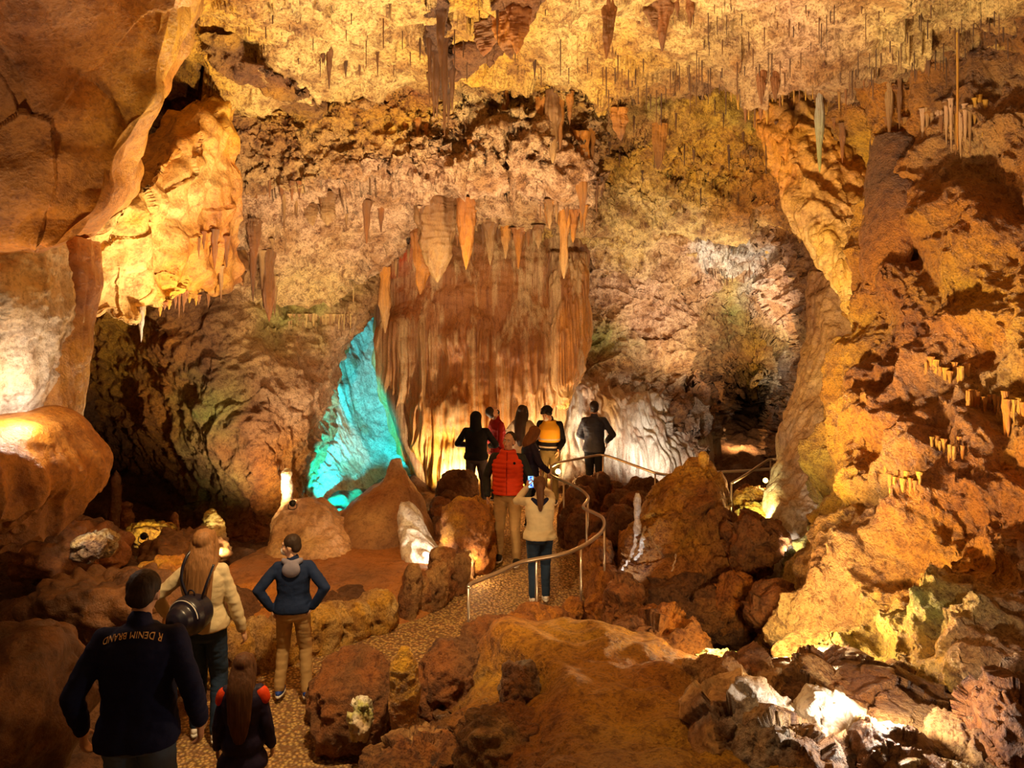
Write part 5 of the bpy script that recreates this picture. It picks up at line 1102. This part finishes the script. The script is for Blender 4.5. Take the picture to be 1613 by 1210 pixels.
tube_mesh('strap', [(.08, .05, .12), (.11, .06, .22), (.12, .14, .36)], [.010]*3, LEA, bpk, 10, 6)
tube_mesh('handle', [(-.03, .03, .145), (-.02, .03, .18), (.02, .03, .18), (.03, .03, .145)], .006, LEA, bpk, 8, 5)
# -- 3 boy
M3 = person('person of child height in blue hoodie, tan trousers and blue sneakers, face turned left', standing(462, 6.72, .06), 1.41, .1, C_['boyblue'], C_['khaki'], C_['bshoe'], 'dark', 'short', yaw=1.4, pitch=-.1, mask=MASKW,
    wr=((-.22, -.06, .97), (.22, -.08, .98)), pole=((-1, -.5, 0), (1, -.5, 0)), hd=((.3, .2, -.8), (-.5, .2, -.6)), ank=((-.15, 0), (.15, -.04)), skin=SKIN2, toplen=.93, skirt=.02)
A = Acc(); A.ell(M3['up']((0, -.13, 1.41)), (.10, .05, .085)); A.limb([M3['up']((-.09, -.06, 1.49)), M3['up']((0, -.12, 1.47)), M3['up']((.09, -.06, 1.49))], [.03, .04, .03]); A.build('hood', C_['hoodgrey'], M3['root'], .008, 3, scale=M3['s'])
# -- 4 girl
M4 = person('person smallest in height, long dark hair and orange shoulders on a dark coat', standing(383, 4.9, .05), 1.20, .1, C_['plum'], C_['black'], C_['dshoe'], 'brown', 'verylong', kind_top='coat', toplen=.72, skirt=.03, female=True, pitch=-.15)
for sx in (-1, 1):
    A = Acc(); A.limb([M4['up']((sx*.13, -.015, 1.405)), M4['up']((sx*.165, -.012, 1.39)), M4['up']((sx*.185, -.008, 1.34))], [.056, .070, .068]); A.build('shoulder_patch', C_['orange'], M4['root'], .008, 3, scale=M4['s'])
# -- 5 photographing woman
M5 = person('person with back turned in a cream sweater and dark jeans holding up a phone', standing(850, 8.9, .03), 1.46, .02, C_['cream'], C_['jeans'], C_['wshoe'], 'brown', 'ponytail', female=True, build_=1.12, fat=.035, skirt=.02, toplen=.90,
    wr=((-.16, .40, 1.50), (-.03, .42, 1.54)), pole=((-1, -.1, -.8), (1, 0, -.5)), hd=((.15, .2, 1), (-.2, .2, 1)), hn=((-1, -.3, 0), (1, -.3, 0)), curl=.9, ank=((-.09, 0), (.09, .06)), pitch=.05)
A = Acc(); A.limb([M5['up']((-.10, -.05, 1.445)), M5['up']((-.06, -.10, 1.43)), M5['up']((0, -.125, 1.40)), M5['up']((.06, -.10, 1.43)), M5['up']((.10, -.05, 1.445))], [.028, .034, .045, .034, .028]); A.build('collar', C_['navy'], M5['root'], .008, 2, scale=M5['s']); 
ph = empty('smartphone', M5['root'].location+Vector(scaled((-.115, .40, 1.585), M5)), .05); tag(ph, 'smartphone with a lit blue screen held up by the visitor in the cream sweater', 'phone')
def boxo(name, size, c, mat, parent, bev=.006):
    bm = bmesh.new(); bmesh.ops.create_cube(bm, size=1); 
    for v in bm.verts: v.co = Vector((v.co.x*size[0]+c[0], v.co.y*size[1]+c[1], v.co.z*size[2]+c[2]))
    if bev: bmesh.ops.bevel(bm, geom=bm.edges[:], offset=bev, segments=2, affect='EDGES')
    me = bpy.data.meshes.new(name); bm.to_mesh(me); bm.free(); me.materials.append(mat); o = bpy.data.objects.new(name, me); C.objects.link(o); o.parent = parent; return o
PHB, _, b = new_mat('phone_black'); b.inputs['Base Color'].default_value = (.01, .01, .012, 1); b.inputs['Roughness'].default_value = .3
SCR, nt, b = new_mat('phone_screen'); b.inputs['Base Color'].default_value = (0, 0, 0, 1)
tc = N(nt, 'ShaderNodeTexCoord'); n1 = N(nt, 'ShaderNodeTexNoise'); n1.inputs['Scale'].default_value = 26; nt.links.new(tc.outputs['Object'], n1.inputs['Vector']); cr = N(nt, 'ShaderNodeValToRGB')
cr.color_ramp.elements[0].color = (.01, .03, .5, 1); cr.color_ramp.elements[0].position = .4; cr.color_ramp.elements[1].color = (.3, .75, 1, 1); cr.color_ramp.elements[1].position = .62; nt.links.new(n1.outputs[0], cr.inputs[0]); nt.links.new(cr.outputs[0], b.inputs['Emission Color']); b.inputs['Emission Strength'].default_value = 1.3
boxo('phone_case', (.072, .010, .150), (0, 0, 0), PHB, ph, .004); so = boxo('screen', (.064, .002, .140), (0, -.0062, 0), SCR, ph, .0005); so['label'] = 'glowing blue screen'
# -- 6 man in orange vest, facing the camera
M6 = person('person facing the camera in a bright orange red quilted vest, dark sleeves and tan trousers', standing(800, 10.25, .05), 1.73, PI-.1, C_['dgrey'], C_['khaki'], C_['dshoe'], 'dark', 'crop', build_=1.1, kind_top='jacket', fat=.02, toplen=.92,
    wr=((-.27, .08, .90), (.27, .06, .90)), pole=((-.8, -1, 0), (.8, -1, 0)), ank=((-.13, .10), (.13, -.06)), pitch=.02, yaw=-.3, vox=.008, roll=-.12)
A = Acc(); A.loft(M6['rings']([(.93, .175, .145, -.005), (.99, .180, .147, -.003), (1.12, .172, .14, 0), (1.22, .178, .138, 0), (1.32, .184, .136, -.004), (1.385, .168, .110, -.01), (1.435, .118, .085, -.014), (1.485, .076, .075, -.006), (1.515, .070, .072, -.002)], .032))
A.build('vest', C_['orange'], M6['root'], .008, 3, folds=lambda V: .010*np.abs(np.sin(V[:, 2]*52))-.004, scale=M6['s'])
bm = bmesh.new(); vv = [o for o in bpy.data.objects if o.parent == M6['root'] and o.name.startswith('vest')][0]; bm.from_mesh(vv.data); bv6 = BVHTree.FromBMesh(bm); bm.free()
zp = []
for z in np.linspace(.95, 1.50, 12):
    h_ = bv6.ray_cast(Vector((0.0, .6, z*M6['s'])), Vector((0, -1, 0)))[0]
    if h_: zp.append((h_.x, h_.y+.002, h_.z))
z_ = tube_mesh('zip', zp, .006, C_['red'], M6['root'], 8, 3)
h_ = bv6.ray_cast(Vector((-.10, .6, 1.36*M6['s'])), Vector((0, -1, 0)))[0]; A = Acc(); A.ell(V3(*h_), (.020, .008, .020)); A.build('chest_badge', C_['black'], M6['root'], .004, 1)
# -- 7 black hooded figure
M7 = person('person with back turned in a black hooded sweatshirt with hood up and grey trousers', standing(750, 12.9, .05), 1.63, -.15, C_['black'], C_['grey'], C_['wshoe'], 'black', 'short', kind_top='coat', hoodup=True, build_=1.12,
    wr=((-.20, .25, 1.10), (.20, .25, 1.10)), pole=((-1, -.5, -.6), (1, -.5, -.6)), ank=((-.16, 0), (.15, .04)), toplen=.90, shoe_sole=C_['wshoe'])
# -- 8 red sweater man looking up
M8 = person('person in a dark red sweater and black face mask looking up to the right', standing(783, 13.35, .05), 1.70, -1.1, C_['red'], C_['dgrey'], C_['dshoe'], 'dark', 'crop', pitch=.55, mask=MASKB, wr=((-.22, .06, .88), (.22, .10, .90)), yaw=0)
# -- 9 long dark hair, beige coat
M9 = person('person with back turned, very long dark hair and a beige coat', standing(823, 13.7, .05), 1.64, -.35, C_['beige'], C_['dgrey'], C_['dshoe'], 'dark', 'verylong', kind_top='coat', female=True, toplen=.80, wr=((-.25, .15, 1.0), (.22, .2, 1.02)), skin=SKIN2, pole=((-1, -.8, 0), (1, -.5, 0)))
# -- 10 guide in yellow vest
M10 = person('person with curly black hair in a yellow safety vest over a black top', standing(866, 13.25, .05), 1.71, PI-.25, C_['black'], C_['olive'], C_['dshoe'], 'black', 'curly', pitch=-.6, yaw=-.35, mask=MASKW, build_=1.05, wr=((-.20, .22, 1.0), (.24, .04, .9)), toplen=.95)
A = Acc(); A.loft(M10['rings']([(1.10, .172, .125, 0), (1.22, .172, .132, 0), (1.32, .176, .132, -.004), (1.385, .160, .105, -.01), (1.435, .115, .08, -.014), (1.475, .08, .065, -.01)], .028)); A.build('safety_vest', C_['yellow'], M10['root'], .009, 3, scale=M10['s'])
A = Acc(); A.loft(M10['rings']([(1.00, .172, .130, 0), (1.03, .172, .130, 0)], .026)); A.build('reflective_band', C_['silver'], M10['root'], .008, 1, scale=M10['s'])
A = Acc(); A.loft(M10['rings']([(1.135, .174, .130, 0), (1.165, .174, .132, 0)], .028)); A.build('reflective_band', C_['silver'], M10['root'], .008, 1, scale=M10['s'])
# -- 11 woman in dark jacket, auburn hair, profile
M11 = person('person in a dark plum jacket with shoulder length auburn hair, head bent down', standing(836, 11.75, .05), 1.58, -1.25, C_['plum'], C_['black'], C_['dshoe'], 'auburn', 'bob', kind_top='coat', female=True, pitch=-.45, toplen=.78, skirt=.015, wr=((-.2, .22, .98), (.2, .24, 1.0)), skin=SKIN2, pole=((-1, -.8, 0), (1, -.8, 0)))
# -- 12 man at the rail
M12 = person('person with back turned and cropped hair in a charcoal jacket standing at the far railing', standing(936, 13.5, .05), 1.74, -.12, C_['charcoal'], C_['black'], C_['dshoe'], 'dark', 'crop', kind_top='jacket', wr=((-.12, .28, 1.02), (.22, .22, 1.0)), pole=((-1, -.6, -.3), (1, -.6, -.3)), ank=((-.08, 0), (.09, .03)))
